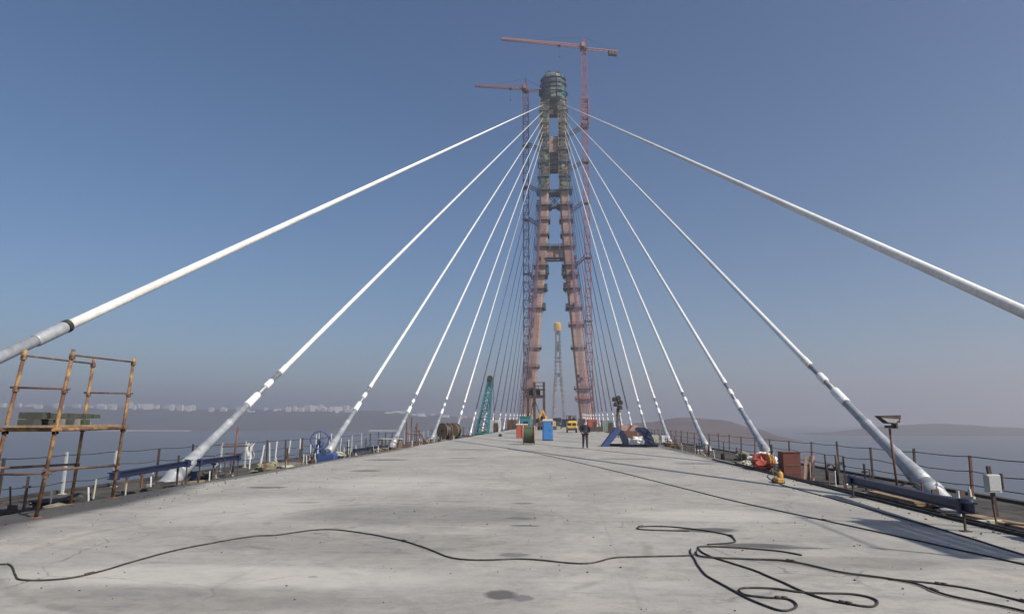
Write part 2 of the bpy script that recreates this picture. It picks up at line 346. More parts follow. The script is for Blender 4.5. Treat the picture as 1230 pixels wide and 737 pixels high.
def interp(pts, x):
    if x <= pts[0][0]: return pts[0][1]
    for (a, ya), (c, yc) in zip(pts, pts[1:]):
        if x <= c:
            t = (x - a) / (c - a); t = t * t * (3 - 2 * t); return ya + (yc - ya) * t
    return pts[-1][1]
def hill_fn(profile, y0, depth, rough, seed):
    def h(x, y):
        t = max(0.0, min(1.0, (y - y0) / depth)); top = interp(profile, x) - SEA
        s = math.sin(math.pi * min(1, t * 1.0 + 0.0)) ** 0.6 if t < .5 else math.sin(math.pi * t) ** .8
        nn = noise.fractal(Vector((x / 260 + seed, y / 260, seed)), 1.0, 2.0, 6)
        return SEA - 0.9 + max(0.0, top) * s * (1 + rough * nn) + 2 * s * nn
    return h
def hill(label, profile, y0, depth, mat, rough=.14, seed=1.0, nx=120, ny=18):
    h = hill_fn(profile, y0, depth, rough, seed); x0, x1 = profile[0][0], profile[-1][0]; b = MB()
    vs = [(x0 + (x1 - x0) * i / nx, y0 + depth * j / ny, h(x0 + (x1 - x0) * i / nx, y0 + depth * j / ny)) for j in range(ny + 1) for i in range(nx + 1)]
    w = nx + 1
    b.add(vs, [(j * w + i, j * w + i + 1, (j + 1) * w + i + 1, (j + 1) * w + i) for j in range(ny) for i in range(nx)])
    tag(b.build('hill', mat, smooth=True), label, kind='structure'); return h
hL = hill('long hazy hillside with apartment blocks across the water on the left',
          [(-5200, 50), (-3600, 84), (-2605, 78), (-2198, 72), (-1797, 62), (-1403, 58), (-1017, 63), (-780, 52), (-636, 33), (-400, 24), (-262, 16), (-115, 9), (150, -4), (330, -16), (620, -40)], 2990, 1000, 'land', .10, 2.3, 220)
hill('low wooded brownish headland on the right beyond the deck',
     [(-120, -38), (60, -16), (129, -8), (204, 0), (297, 10), (388, 2), (460, -16), (504, -31), (530, -40)], 1500, 420, 'land_red', .08, 5.1, 90)
hill('faint long bluish island far out on the right',
     [(800, -40), (920, -33), (1040, -20), (1120, -10), (1240, -5), (1436, -17), (1606, -28), (1850, -35), (2050, -40)], 2130, 500, 'land', .05, 8.7, 90)

# bridge deck: concrete slab, lower edge strips, girder box underneath
YD0, YD1 = -45.0, 640.0
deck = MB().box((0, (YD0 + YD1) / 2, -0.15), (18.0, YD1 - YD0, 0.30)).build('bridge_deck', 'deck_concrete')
tag(deck, 'pale stained concrete bridge deck', kind='structure')
MB().prism([(-9.5, -.602), (9.5, -.602), (6.2, -3.3), (-6.2, -3.3)], YD0, YD1).build('girder', 'girder', deck)
strips = {}
for s in (-1, 1):
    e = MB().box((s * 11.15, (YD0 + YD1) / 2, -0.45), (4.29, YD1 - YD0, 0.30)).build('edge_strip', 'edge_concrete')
    tag(e, 'dark unfinished lower strip along the %s edge of the deck' % ('left' if s < 0 else 'right'), kind='structure')
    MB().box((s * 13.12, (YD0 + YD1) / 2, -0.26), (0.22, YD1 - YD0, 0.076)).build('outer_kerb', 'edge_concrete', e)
    strips[s] = e
# rebar stubs standing out of the strips
stub_me = [MB().tube((0, 0, 0), (random.uniform(-.05, .05), random.uniform(-.05, .05), h), .019, 5).mesh('rebar_stub', m) for h, m in ((.42, 'rust'), (.62, 'rust'), (.55, 'white_sheet'), (.75, 'dark_steel'), (.66, 'pale_sack'))]
for s in (-1, 1):
    y = 9.0
    while y < 75:
        if s < 0 or random.random() < .5:
            link('rebar_stub', random.choice(stub_me), strips[s], (s * (9.3 + random.random() * 1.2), y, -.31)).rotation_euler = (random.uniform(-.15, .15), random.uniform(-.15, .15), 0)
        y += random.uniform(.35, .9) * (1 + y / 45)

# ------------------------------------------------------------------ pylon (with its far twin)
PY = 400.0
LEG = [(SEA, 20.4, 4.0, 5.8), (-20, 18.6, 3.7, 5.4), (9.3, 16.1, 3.35, 5.0), (40, 13.4, 3.2, 4.8), (63, 11.5, 3.1, 4.6), (82, 9.6, 3.05, 4.5), (101, 7.8, 3.0, 4.4), (125, 6.5, 2.9, 4.2), (150, 5.7, 2.5, 3.9), (199, 5.2, 2.1, 3.5)]
def leg_at(z):
    for a, c in zip(LEG, LEG[1:]):
        if z <= c[0]:
            t = (z - a[0]) / (c[0] - a[0]); return [a[i] + (c[i] - a[i]) * t for i in (1, 2, 3)]
    return list(LEG[-1][1:])
def make_pylon(far):
    root = thing('bridge_pylon', (0, PY, SEA), 'tall A-shaped pylon wrapped in scaffolding between two red cranes', 'pylon')
    O = Vector((0, 0, -SEA))                                   # heights below are above the deck
    def up(x, y, z): return (x, y, z - SEA)
    MB().box((0, 0, 1.5), (66, 30, 9)).build('footing', 'girder', root)
    for s in (-1, 1):
        m = MB(); vs = []; c = .9
        for z, x, hx, hy in LEG:
            vs += [up(s * x + dx, dy, z) for dx, dy in ((-hx + c, -hy), (hx - c, -hy), (hx, -hy + c * 1.3), (hx, hy - c * 1.3), (hx - c, hy), (-hx + c, hy), (-hx, hy - c * 1.3), (-hx, -hy + c * 1.3))]
        k = len(LEG); fs = [tuple(range(7, -1, -1)), tuple(range(8 * k - 8, 8 * k))]
        for j in range(k - 1): fs += [(j * 8 + i, j * 8 + (i + 1) % 8, j * 8 + 8 + (i + 1) % 8, j * 8 + 8 + i) for i in range(8)]
        m.add(vs, fs).build('leg', 'leg_concrete', root)
        # climbing platforms round each leg
        lst = [(20.4, 1.5, 'platform_dark'), (44, 1.2, 'platform_dark'), (67.5, 1.5, 'platform_dark'), (79, 1.7, 'platform_dark'), (87, 1.6, 'platform_dark'), (93, 1.5, 'platform_dark'),
               (104.5, 1.3, 'platform_dark'), (112, 0.9, 'platform_dark'), (121, 1.0, 'platform_dark'), (130, 1.9, 'platform_dark'), (139.5, 2.2, 'form_green'), (148, 1.8, 'form_green'), (157, 1.9, 'form_green'), (165, 1.7, 'form_green'), (174, 1.5, 'form_green'), (183, 1.4, 'tube_olive'), (191, 1.5, 'tube_olive')]
        lst += [(14.5, 1.6, 'platform_red'), (57.5, 1.3, 'platform_red')] if s > 0 else [(33, .9, 'platform_dark')]
        for z, w, mt in lst:
            x, hx, hy = leg_at(z); x *= s; p = MB(); t = .42
            wi = .35 if z > 138 else w; xin = -s * (hx + wi); xout = s * (hx + w); ey = hy + w / 2 + .02
            p.box(up(x - s * (hx + wi / 2 + .02), 0, z), (wi, 2 * hy + 2 * w, t)); p.box(up(x + s * (hx + w / 2 + .02), 0, z), (w, 2 * hy + 2 * w, t))
            p.box(up(x, -ey, z), (2 * hx + .03, w, t)); p.box(up(x, ey, z), (2 * hx + .03, w, t))
            for dz in (.75, 1.35):
                Y = hy + w
                for a, c2 in (((xin, -Y), (xout, -Y)), ((xout, -Y), (xout, Y)), ((xout, Y), (xin, Y)), ((xin, Y), (xin, -Y))):
                    p.bar(up(x + a[0], a[1], z + dz), up(x + c2[0], c2[1], z + dz), .14)
            for i in range(5):
                for yy in (-hy - w, hy + w): p.bar(up(x + xin + (xout - xin) * i / 4, yy, z), up(x + xin + (xout - xin) * i / 4, yy, z + 1.4), .14)
            for sx in (-1, 1):
                for yy in (-hy * .7, hy * .7): ww = w if sx == s else wi; p.bar(up(x + sx * (hx + ww * .9), yy, z - .2), up(x + sx * (hx - .1), yy, z - .2 - ww * 1.1), .22)
            p.build('work_platform', mt, root)
        # inner climbing form cages
        for z in (68.5, 81, 90, 99) if s > 0 else (69, 80.5, 90.5):
            x, hx, hy = leg_at(z); p = MB(); xi = s * (x - hx - 1.15)
            p.box(up(xi, -1.6, z), (1.7, 4.2, 3.4)); p.box(up(xi, -1.6, z - 2.1), (2.1, 5.0, .3)); p.box(up(xi, 2.4, z + .5), (1.3, 2.4, 2.6))
            p.build('climbing_form', 'form_blue', root)
        rq = random.Random(11 + s)
        for _ in range(13):
            z = rq.uniform(24, 136); x, hx, hy = leg_at(z); p = MB(); h2 = rq.uniform(1.2, 3.6)
            if rq.random() < .5: c2, sz = (s * (x + hx + .75), rq.uniform(-2, 2), z), (1.3, rq.uniform(1.5, 4), h2)
            else: c2, sz = (s * x + rq.uniform(-2, 2), -hy - .6, z), (rq.uniform(.8, 2.4), 1.0, h2)
            c2 = up(*c2)
            for a in (-1, 1):
                for q in (-1, 1): p.bar((c2[0] + a * sz[0] / 2, c2[1] + q * sz[1] / 2, c2[2] - sz[2] / 2), (c2[0] + a * sz[0] / 2, c2[1] + q * sz[1] / 2, c2[2] + sz[2] / 2), .16)
            for dz in (-.5, 0, .5): p.box((c2[0], c2[1], c2[2] + dz * sz[2]), (sz[0] + .2, sz[1] + .2, .16))
            p.build('hanging_cage', rq.choice(('platform_dark', 'form_green', 'platform_dark', 'platform_red', 'form_blue')), root)
        # tube scaffold on the upper leg
        p = MB(); zs = [141 + 2.6 * i for i in range(23)]
        def corner(i, a, q):
            x, hx, hy = leg_at(zs[i]); return up(s * x + a * (hx + (.95 if a == s else .30)), q * (hy + .95), zs[i])
        for i in range(len(zs) - 1):
            for a, q in ((-1, -1), (1, -1), (1, 1), (-1, 1)): p.bar(corner(i, a, q), corner(i + 1, a, q), .34)
            for (a, q), (c2, d2) in (((-1, -1), (1, -1)), ((1, -1), (1, 1)), ((-1, 1), (-1, -1))):
                p.bar(corner(i, a, q), corner(i, c2, d2), .32); p.bar(corner(i, a, q), corner(i + 1, c2, d2) if i % 2 else corner(i + 1, c2, d2), .16)
                if i % 2 == 0: p.bar(corner(i, c2, d2), corner(i + 1, a, q), .16)
            x, hx, hy = leg_at(zs[i]); p.bar(up(s * x, -hy - .95, zs[i]), up(s * leg_at(zs[i + 1])[0], -hy - .95, zs[i + 1]), .2)
        p.build('tube_scaffold', 'tube_olive', root)
        for i, z in enumerate((143.5, 146, 150, 154.5, 160, 163, 168, 172, 178, 181, 187, 194)):
            x, hx, hy = leg_at(z)
            MB().box(up(s * x + random.uniform(-1.6, 1.6), -hy - 1.15, z), (random.uniform(1.4, 3.2), .12, random.uniform(1.2, 3.0))).build('netting', random.choice(('form_green', 'platform_dark', 'form_blue', 'form_green', 'platform_dark', 'form_pale')), root)
        # access ladder tower on the outer face
        p = MB(); x0, hx0, _ = leg_at(2); x1, hx1, _ = leg_at(128)
        pr = None
        for i in range(0, 64):
            z = 2 + i * 2; x, hx, hy = leg_at(z); xo = s * (x + hx + .5)
            cur = [up(xo, -1.2, z), up(xo + s * 1.5, -1.2, z), up(xo + s * 1.5, 1.2, z), up(xo, 1.2, z)]
            if pr:
                for a, c2 in zip(pr, cur): p.bar(a, c2, .12)
                p.bar(pr[0], cur[1], .1); p.bar(cur[0], cur[1], .1); p.bar(cur[1], cur[2], .1); p.bar(cur[2], cur[3], .1)
            pr = cur
        p.build('ladder_tower', 'platform_dark', root)
    # cross beams
    def cross(z0, z1, hy, mt, nm, extra=0):
        x, hx, _ = leg_at((z0 + z1) / 2); w = 2 * (x - hx) + extra
        o = MB().bbox(up(0, 0, (z0 + z1) / 2), (w, hy * 2, z1 - z0), .3).build(nm, mt, root); return o, w
    o, w = cross(98.2, 103.6, 3.2, 'leg_concrete', 'cross_beam', .6)
    p = MB(); p.box(up(0, -3.9, 97.6), (w + 1.5, 2.2, .5)).box(up(0, 3.9, 97.6), (w + 1.5, 2.2, .5)).box(up(0, -3.9, 104.3), (w + 1.2, 1.8, .3))
    for i in range(8): p.bar(up(-w / 2 + w * i / 7, -4.7, 104.3), up(-w / 2 + w * i / 7, -4.7, 106), .16)
    p.bar(up(-w / 2, -4.7, 105.9), up(w / 2, -4.7, 105.9), .16).bar(up(-w / 2, -4.7, 105.2), up(w / 2, -4.7, 105.2), .16).box(up(0, -2, 104.6), (w * .5, 3, 1.6)).bar(up(0, -4, 97.6), up(0, 4, 97.6), .4).box(up(0, -3.4, 101), (.3, .8, 7))
    p.build('beam_platform', 'platform_dark', root)
    p = MB()                                                   # lattice strut between the legs
    for zz in (130, 137.5):
        for yy in (-2.5, 2.5): p.bar(up(-4.2, yy, zz), up(4.2, yy, zz), .5)
    for yy in (-2.5, 2.5): p.bar(up(-3.6, yy, 130), up(3.6, yy, 137.5), .4).bar(up(3.6, yy, 130), up(-3.6, yy, 137.5), .4).bar(up(0, yy, 130), up(0, yy, 137.5), .35)
    p.box(up(0, 0, 139.2), (7.4, 7, 2.2)).box(up(0, -3, 129), (7.4, 2.5, .5)).build('lattice_strut', 'form_blue', root)
    cross(152.5, 163.5, 3.0, 'form_green', 'dark_form_beam')
    cross(164.2, 174.5, 2.8, 'leg_concrete', 'cross_beam', .4)
    p = MB()
    for z in (153, 156.5, 160, 163.4): p.box(up(0, -3.9, z), (7.2, 1.6, .3))
    for i in range(5): p.bar(up(-3.2 + 1.6 * i, -4.6, 152), up(-3.2 + 1.6 * i, -4.6, 165), .18)
    p.build('form_scaffold', 'platform_dark', root)
    cross(189, 199, 2.7, 'platform_dark', 'top_beam')
    # head: ring of form panels with platforms
    hd = MB(); prof = [(197.5, 6.2, 5.0), (199, 7.3, 5.8), (206, 7.5, 5.9), (212, 7.3, 5.7), (215.6, 6.2, 4.8)]; vs = []
    for z, ax, ay in prof: vs += [up(ax * .93 * math.cos(2 * math.pi * (i + .5) / 12), ay * .93 * math.sin(2 * math.pi * (i + .5) / 12), z) for i in range(12)]
    fs = [tuple(range(11, -1, -1)), tuple(range(48, 60))]
    for j in range(4): fs += [(j * 12 + i, j * 12 + (i + 1) % 12, j * 12 + 12 + (i + 1) % 12, j * 12 + 12 + i) for i in range(12)]
    head = hd.add(vs, fs).build('pylon_head', 'form_green', root)
    for i in range(12):
        a0, a1 = 2 * math.pi * (i - .42) / 12, 2 * math.pi * (i + .42) / 12
        for (z0, sx0, sy0), (z1, sx1, sy1) in zip(prof[1:], prof[2:]):
            jo = random.uniform(.95, 1.09); sx0, sy0, sx1, sy1 = sx0 * jo, sy0 * jo, sx1 * jo, sy1 * jo; z1 += random.uniform(-.5, .9)
            ring = [up(sx0 * math.cos(a0), sy0 * math.sin(a0), z0 + .3), up(sx0 * math.cos(a1), sy0 * math.sin(a1), z0 + .3), up(sx1 * math.cos(a1), sy1 * math.sin(a1), z1 - .2), up(sx1 * math.cos(a0), sy1 * math.sin(a0), z1 - .2)]
            vs2 = ring + [(p0[0] * .93, p0[1] * .93, p0[2]) for p0 in ring]
            MB().add(vs2, [(0, 1, 2, 3), (7, 6, 5, 4), (0, 4, 5, 1), (1, 5, 6, 2), (2, 6, 7, 3), (3, 7, 4, 0)]).build('form_panel', random.choice(['form_blue', 'form_blue', 'form_pale', 'form_green', 'teal', 'head_slate']), head)
    p = MB()
    for z, ex in ((198, 1.10), (203.2, 1.16), (209.0, 1.08), (212.6, 1.02)):
        for i in range(12):
            a0, a1 = 2 * math.pi * i / 12, 2 * math.pi * (i + 1) / 12
            q0 = Vector(up(7.5 * ex * math.cos(a0), 5.9 * ex * math.sin(a0), z)); q1 = Vector(up(7.5 * ex * math.cos(a1), 5.9 * ex * math.sin(a1), z))
            p.bar(q0, q1, 1.0, .25).bar(q0 + Vector((0, 0, 1.3)), q1 + Vector((0, 0, 1.3)), .14).bar(q0, q0 + Vector((0, 0, 1.4)), .14)
    for x, h2 in ((-4.5, 1.2), (-3.2, 2.6), (-1.2, 1.5), (.4, 2.9), (1.6, 1.8), (3.8, 2.4), (4.8, .9)): p.bar(up(x, -2.5, 214.5), up(x, -2.5, 216.3 + h2), .3)
    p.bar(up(-4, -2.5, 217.4), up(4, -2.5, 217.4), .2); p.box(up(-2.4, -3.2, 216.6), (2.2, 1.6, 1.4)).box(up(2.9, -3.0, 216.4), (1.8, 1.6, 1.2))
    p.build('head_platform', 'platform_dark', root)
    return root
pyl = make_pylon(False)
far = copy_tree(pyl); far.location = (0, 1490, SEA); far.scale = (.72, .9, 1.0)
tag(far, 'distant hazy pylon with yellow head seen between the near pylon legs', 'pylon')
def recolour(o):
    for ch in o.children:
        base = ch.name.split('.')[0]
        if base in ('pylon_head', 'form_panel', 'head_platform'):
            me = ch.data.copy(); me.materials.clear(); me.materials.append(M['head_yellow']); ch.data = me
            if ch.parent == far: ch.scale = (1.5, 1.2, 1.0)
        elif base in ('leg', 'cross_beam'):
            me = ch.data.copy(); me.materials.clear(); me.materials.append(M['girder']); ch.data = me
        recolour(ch)
recolour(far)
for o2 in list(far.children):                                  # far twin: small pieces nobody could see at that distance
    if o2.name.split('.')[0] in ('netting',):
        bpy.data.objects.remove(o2)

# ------------------------------------------------------------------ tower cranes
def crane(base, ztop, jib, jlen, clen, mat, label, ties, jack=None):
    root = thing('tower_crane', base, label, 'crane'); x0, y0, zb = base; H = ztop - zb; w = 1.65
    m = MB(); step = 5.4; k = int(H / step)
    for a, c in ((-1, -1), (1, -1), (1, 1), (-1, 1)): m.bar((a * w, c * w, 0), (a * w, c * w, H), .42)
    for i in range(k + 1):
        z = i * step; z2 = min(H, z + step); q = [(-w, -w), (w, -w), (w, w), (-w, w)]
        for j in range(4):
            a, c = q[j], q[(j + 1) % 4]
            m.bar((*a, z), (*c, z), .34)
            p, r = (a, c) if (i + j) % 2 else (c, a); m.bar((*p, z), (*r, z2), .22)
    m.build('mast', mat, root)
    if jack: 
        p = MB(); w2 = 2.15; zj = jack - zb
        for a, c in ((-1, -1), (1, -1), (1, 1), (-1, 1)): p.bar((a * w2, c * w2, zj - 8), (a * w2, c * w2, zj + 8), .45)
        for z in (-8, -4, 0, 4, 8):
            for a, c in (((-1, -1), (1, -1)), ((1, -1), (1, 1)), ((1, 1), (-1, 1)), ((-1, 1), (-1, -1))): p.bar((a[0] * w2, a[1] * w2, zj + z), (c[0] * w2, c[1] * w2, zj + z), .5)
        p.build('climbing_cage', mat, root)
    d = Vector((jib[0], jib[1], 0)).normalized(); s = Vector((-d.y, d.x, 0)); T = Vector((0, 0, H)); U = Vector((0, 0, 1))
    MB().bbox((0, 0, H + .5), (4.4, 4.4, 1.4), .3).build('slewing_ring', 'platform_dark', root)
    MB().bbox(T + s * 2.6 + d * 1.5 + U * 2.0, (2.4, 2.4, 2.8), .25, math.atan2(d.y, d.x)).build('cab', mat, root)
    m = MB()                                                   # jib: triangular lattice
    kk = int(jlen / 2.6)
    c1 = lambda t, q: T + d * (1 + (jlen - 1) * t) + s * q * 1.0 + U * 1.6
    ct = lambda t: T + d * (1 + (jlen - 1) * t) + U * (1.6 + 2.1 * (1 - .45 * t))
    m.bar(c1(0, -1), c1(1, -1), .32).bar(c1(0, 1), c1(1, 1), .32).bar(ct(0), ct(1), .34)
    for i in range(kk):
        t0, t1 = i / kk, (i + 1) / kk
        for q in (-1, 1): m.bar(c1(t0, q), ct(t0), .18).bar(ct(t0), c1(t1, q), .18)
        m.bar(c1(t0, -1), c1(t1, 1), .16)
    m.build('jib', mat, root)
    m = MB(); e = T - d * clen + U * 1.2
    for q in (-1, 1): m.bar(T + s * q * 1.1 + U * 1.2, e + s * q * 1.1, .45)
    for i in range(6): c = T - d * clen * (i + .5) / 6 + U * 1.2; m.bar(c - s * 1.1, c + s * 1.1, .25)
    m.build('counter_jib', mat, root)
    for i in range(3): MB().bbox(T - d * (clen - 1.5 - i * 1.9) + U * .2, (1.6, 2.6, 3.4), .15, math.atan2(d.y, d.x)).build('counterweight', 'platform_dark', root)
    m = MB(); A = T + U * 9.0
    for q in (-1, 1): m.bar(T + s * q * 1.2 + d * 1.0 + U, A, .32).bar(T + s * q * 1.2 - d * 1.2 + U, A, .32)
    for t in (.35, .65): m.bar(T.lerp(A, t) - s * .8 * (1 - t), T.lerp(A, t) + s * .8 * (1 - t), .2)
    m.build('cat_head', mat, root)
    MB().tube(A, ct(.62), .07, 5).tube(A, e, .07, 5).build('tie_rod', 'platform_dark', root)
    tr = T + d * jlen * .3 + U * 1.2
    MB().box(tr, (1.8, 1.6, .5)).bar(tr, tr - U * 7, .08).box(tr - U * 7.4, (.7, .5, .9)).build('trolley', 'platform_dark', root)
    for zt, dx in ties:                                        # frame ties to the pylon leg
        lx, hx, hy = leg_at(zt - 4); sg = 1 if x0 > 0 else -1; p = MB()
        a = Vector((sg * (-w), -w, zt - zb)); c = Vector((sg * (lx + hx) - x0, 400 - y0 - 1.5, zt - 6 - zb))
        for oz in (0, 1.5): p.bar(a + U * oz, c + U * oz, .5)
        for i in range(5): p.bar(a.lerp(c, i / 4), a.lerp(c, min(1, i / 4 + .2)) + U * 1.5, .3)
        p.bar(a + Vector((0, 2 * w, 0)), c + Vector((0, 3, 0)), .34)
        p.box((0, 0, zt - zb), (2 * w + .9, 2 * w + .9, .6))
        p.build('tie_frame', 'platform_dark', root)
    return root
crane((19.4, 400.0, SEA + 6.0), 232.5, (-50, -13.0), 53, 22.5, 'crane_red', 'tall red tower crane right of the pylon with long jib', ((180.5, 0), (158, 0), (132, 0), (98, 0), (60, 0)), 191)
crane((-16.6 - 1.0, 405.5, SEA + 6.0), 208.5, (-31.5, -6.6), 32.5, 15, 'crane_pink', 'shorter dark red tower crane left of the pylon', ((172, 0), (145, 0), (124, 0), (90, 0)))

# ------------------------------------------------------------------ stay cables
ZL = [8.4, 23.5, 39.3, 55.2, 72.6]; ZR = [6.9, 20.5, 35.2, 50.4, 67.6]
while len(ZL) < 20: ZL.append(ZL[-1] + 15.7)
while len(ZR) < 20: ZR.append(ZR[-1] + 15.7)
for s, zz in ((-1, ZL), (1, ZR)):
    for k, y in enumerate(zz):
        h = 195.5 - 4.4 * k; lx, hx, hy = leg_at(h)
        A = Vector((s * 12.0, y, -0.30)); T = Vector((s * (lx + hx * .55), PY - hy * .6, h)); L = (T - A).length
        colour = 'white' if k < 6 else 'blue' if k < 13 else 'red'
        root = thing('stay_cable', A, '%s stay cable, %s from the camera on the %s side' % (colour, ORD[k], 'left' if s < 0 else 'right'), 'cable', 'stay cables fanning up to the near pylon')
        d = (T - A).normalized(); P = lambda t: d * t
        n = 16 if k < 3 else 10; q = .74 if k < 6 else .5
        MB().rings(P(-.45), P(.55), [(t, r * q) for t, r in ((0, .40), (.55, .40), (.56, .44), (.75, .44), (.76, .38), (1, .38))], n).build('anchor_socket', 'galvanised', root, True)
        pl = (9.1 if s < 0 else 7.0) if k == 0 else 6.0 if k < 6 else 4.4
        MB().rings(P(.5), P(pl), [(t, r * q) for t, r in ((0, .37), (.12, .35), (.3, .25), (.34, .265), (.345, .235), (.68, .215), (.69, .24), (.715, .24), (.72, .20), (1, .19))], n).build('guide_pipe', 'galvanised' if k < 6 else 'white_cable', root, True)
        MB().rings(P(pl - .02), P(pl + 1.1), [(0, .205 * q), (.04, .225 * q), (.94, .225 * q), (1, .19 * q)], n).build('damper_collar', 'white_cable' if k else 'galvanised', root, True)
        if k:
            MB().tube(P(pl + 1.05), P(pl + 3.6), .10, 8).build('bare_strand', 'strand', root, True)
            MB().rings(P(pl + 1.9), P(pl + 2.6), [(0, .11), (.1, .145), (.9, .145), (1, .11)], n).build('sleeve', 'white_cable', root, True)
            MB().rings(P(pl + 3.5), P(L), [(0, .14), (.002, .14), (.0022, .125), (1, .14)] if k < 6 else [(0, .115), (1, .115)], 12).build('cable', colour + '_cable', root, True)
        else:
            MB().rings(P(pl + 1.1), P(pl + 1.22), [(0, .178), (1, .178)], n).build('clamp_ring', 'black_rubber', root, True)
            MB().rings(P(pl + 1.2), P(L), [(0, .135), (1, .145)], 16).build('cable', 'white_cable', root, True)
        # base plate the socket comes through
        MB().box((0, 0, .012), (1.3, 1.5, .03)).build('base_plate', 'dark_steel', root)

# ------------------------------------------------------------------ edge railings
def railing(side, x, ys, h, label, pm, wm):
    root = thing('edge_railing', (x, ys[0], -.30), label, 'railing')
    pts = []
    for i, y in enumerate(ys):
        a, c = random.uniform(-.04, .04), random.uniform(-.05, .05)
        p = MB().bar((0, 0, 0), (a, c, h + random.uniform(-.05, .12)), .06, .06); p.box((0, 0, .01), (.16, .16, .02))
        o = p.build('post', pm if random.random() < .75 else wm, root); o.location = (0, y - ys[0], 0); pts.append((a, y - ys[0] + c, h))
    for f, sag in ((.96, .03), (.62, .06), (.3, .05)):
        line = []
        for p, q in zip(pts, pts[1:]):
            for t in (0, .25, .5, .75): line.append((p[0] * f + (q[0] - p[0]) * f * t, p[1] + (q[1] - p[1]) * t, h * f - sag * random.uniform(.4, 1.3) * 4 * t * (1 - t)))
        MB().sweep(line, .014, 5).build('wire', 'dark_steel', root)
railing(1, 12.7, [11.0 + 3.0 * i for i in range(40)], 1.15, 'dark post and wire railing along the right deck edge', 'dark_steel', 'rust')
railing(-1, -12.7, [10.0 + 2.3 * i for i in range(48)], 1.15, 'dark post and wire railing along the left deck edge', 'dark_steel', 'grey_box')
st = MB().tube((0, 0, 0), (0.02, 0, 1.05), .03, 6).mesh('pale_stanchion', 'white_sheet')
for i in range(13):
    o = link('pale_stanchion', st, None, (-11.9 - .5 * random.random(), 30.0 + i * 1.15 + random.uniform(-.3, .3), -.3)); o.rotation_euler = (random.uniform(-.08, .08), random.uniform(-.08, .08), 0); o.scale.z = random.uniform(.75, 1.35)
    tag(o, 'thin pale stanchion standing in the row before the blue wheel', 'stanchion', 'pale stanchions along the left edge')

# ------------------------------------------------------------------ tube scaffold at the left edge
def scaffold(P0, posts, label, name='tube_scaffold', pz=1.60):
    """posts: A (outer near), B (inner near), C (outer far), D (inner far): (foot, top)"""
    root = thing(name, P0, label, 'scaffold'); O = Vector(P0)
    L = {k: (Vector(a) - O, Vector(c) - O) for k, (a, c) in posts.items()}
    at = lambda k, z: L[k][0].lerp(L[k][1], (z - L[k][0].z - O.z) / (L[k][1].z - L[k][0].z))
    for k, (a, c) in L.items():
        p = MB().tube(a, c + (c - a).normalized() * .06, .034, 10); p.build('upright', 'scaffold_yellow', root, True)
        MB().bbox(a + Vector((0, 0, .012)), (.16, .16, .024), .01).build('foot_plate', 'rust', root)
    def rail(k1, k2, z1, z2, r=.02, mat='scaffold_rust', over=.10):
        a, c = at(k1, z1), at(k2, z2); d = (c - a).normalized(); off = Vector((0, 0, .0))
        MB().tube(a - d * over, c + d * over, r, 8).build('rail', mat, root, True)
        for q in (a, c): MB().bbox(q + Vector((0, 0, -.045)), (.09, .09, .07), .015).build('coupler', 'scaffold_rust', root)
    rail('A', 'C', posts['A'][1][2] - .05, posts['C'][1][2] - .08); rail('B', 'D', posts['B'][1][2] - .05, posts['D'][1][2] - .05)
    rail('A', 'B', 2.38, 2.36); rail('C', 'D', 2.42, 2.41)
    rail('A', 'B', .80, .80); rail('B', 'D', .86, .74, .026); rail('A', 'C', .9, .78, .026); 
    for e in ('AB', 'CD', 'BD', 'AC'): rail(e[0], e[1], pz, pz, .035, 'scaffold_yellow')
    npl = max(4, int((at('A', pz) - at('B', pz)).length / .215))
    for i in range(npl):                                       # platform planks
        t = (i + .5) / npl; a = at('A', pz + .06).lerp(at('B', pz + .06), t); c = at('C', pz + .06).lerp(at('D', pz + .06), t); d = (c - a).normalized()
        MB().bar(a - d * (.12 + .1 * (i % 2)), c + d * (.15 + .07 * (i % 3)), .185, .045).build('plank', 'timber' if i % 2 else 'grey_timber', root)
    return root, at
sc_posts = {'A': ((-8.98, 12.20, -.0), (-8.56, 12.20, 3.03)), 'B': ((-8.12, 12.38, 0), (-7.74, 12.38, 3.05)),
            'C': ((-9.72, 15.46, -.3), (-9.50, 15.46, 3.18)), 'D': ((-8.86, 15.66, 0), (-8.64, 15.66, 3.2))}
root, at = scaffold((-8.55, 13.9, 0), sc_posts, 'yellow rusty tube scaffold frame standing at the left edge')
base = Vector((-8.55, 13.9, 0))
bx = [(random.choice(('dark_timber', 'dark_timber', 'dark_steel', 'drum_green', 'dark_timber', 'grey_timber')), random.uniform(.3, .6), .12, random.uniform(.09, .13)) for _ in range(14)]
a0 = base + at('A', 1.685); c0 = base + at('C', 1.685)
for i, (mt, l, w, h) in enumerate(bx):
    lay, j = i // 7, i % 7
    p = a0.lerp(c0, .08 + j * .115 + .05 * lay) + Vector((.30, 0, .05 + lay * .132))
    o = MB().bbox((0, 0, 0), (l, w * 1.9, h), .012).build('timber_block', mt); o.location = p; o.rotation_euler = (0, 0, .22 + random.uniform(-.12, .12))
    tag(o, 'short dark block in the pile on the scaffold platform', 'block', 'blocks piled on the scaffold platform')
# unseen twin past the right side of the view, added to cast a deck shadow
sp = {'A': ((11.7, 7.2, -.3), (11.7, 7.2, 5.4)), 'B': ((10.75, 7.2, -.3), (10.75, 7.2, 5.4)), 'C': ((11.7, 10.3, -.3), (11.7, 10.3, 5.4)), 'D': ((10.75, 10.3, -.3), (10.75, 10.3, 5.4))}
scaffold((11.2, 8.75, -.3), sp, 'unseen tube scaffold beside the first right-hand cable, added to throw a shadow on the deck', pz=4.5)

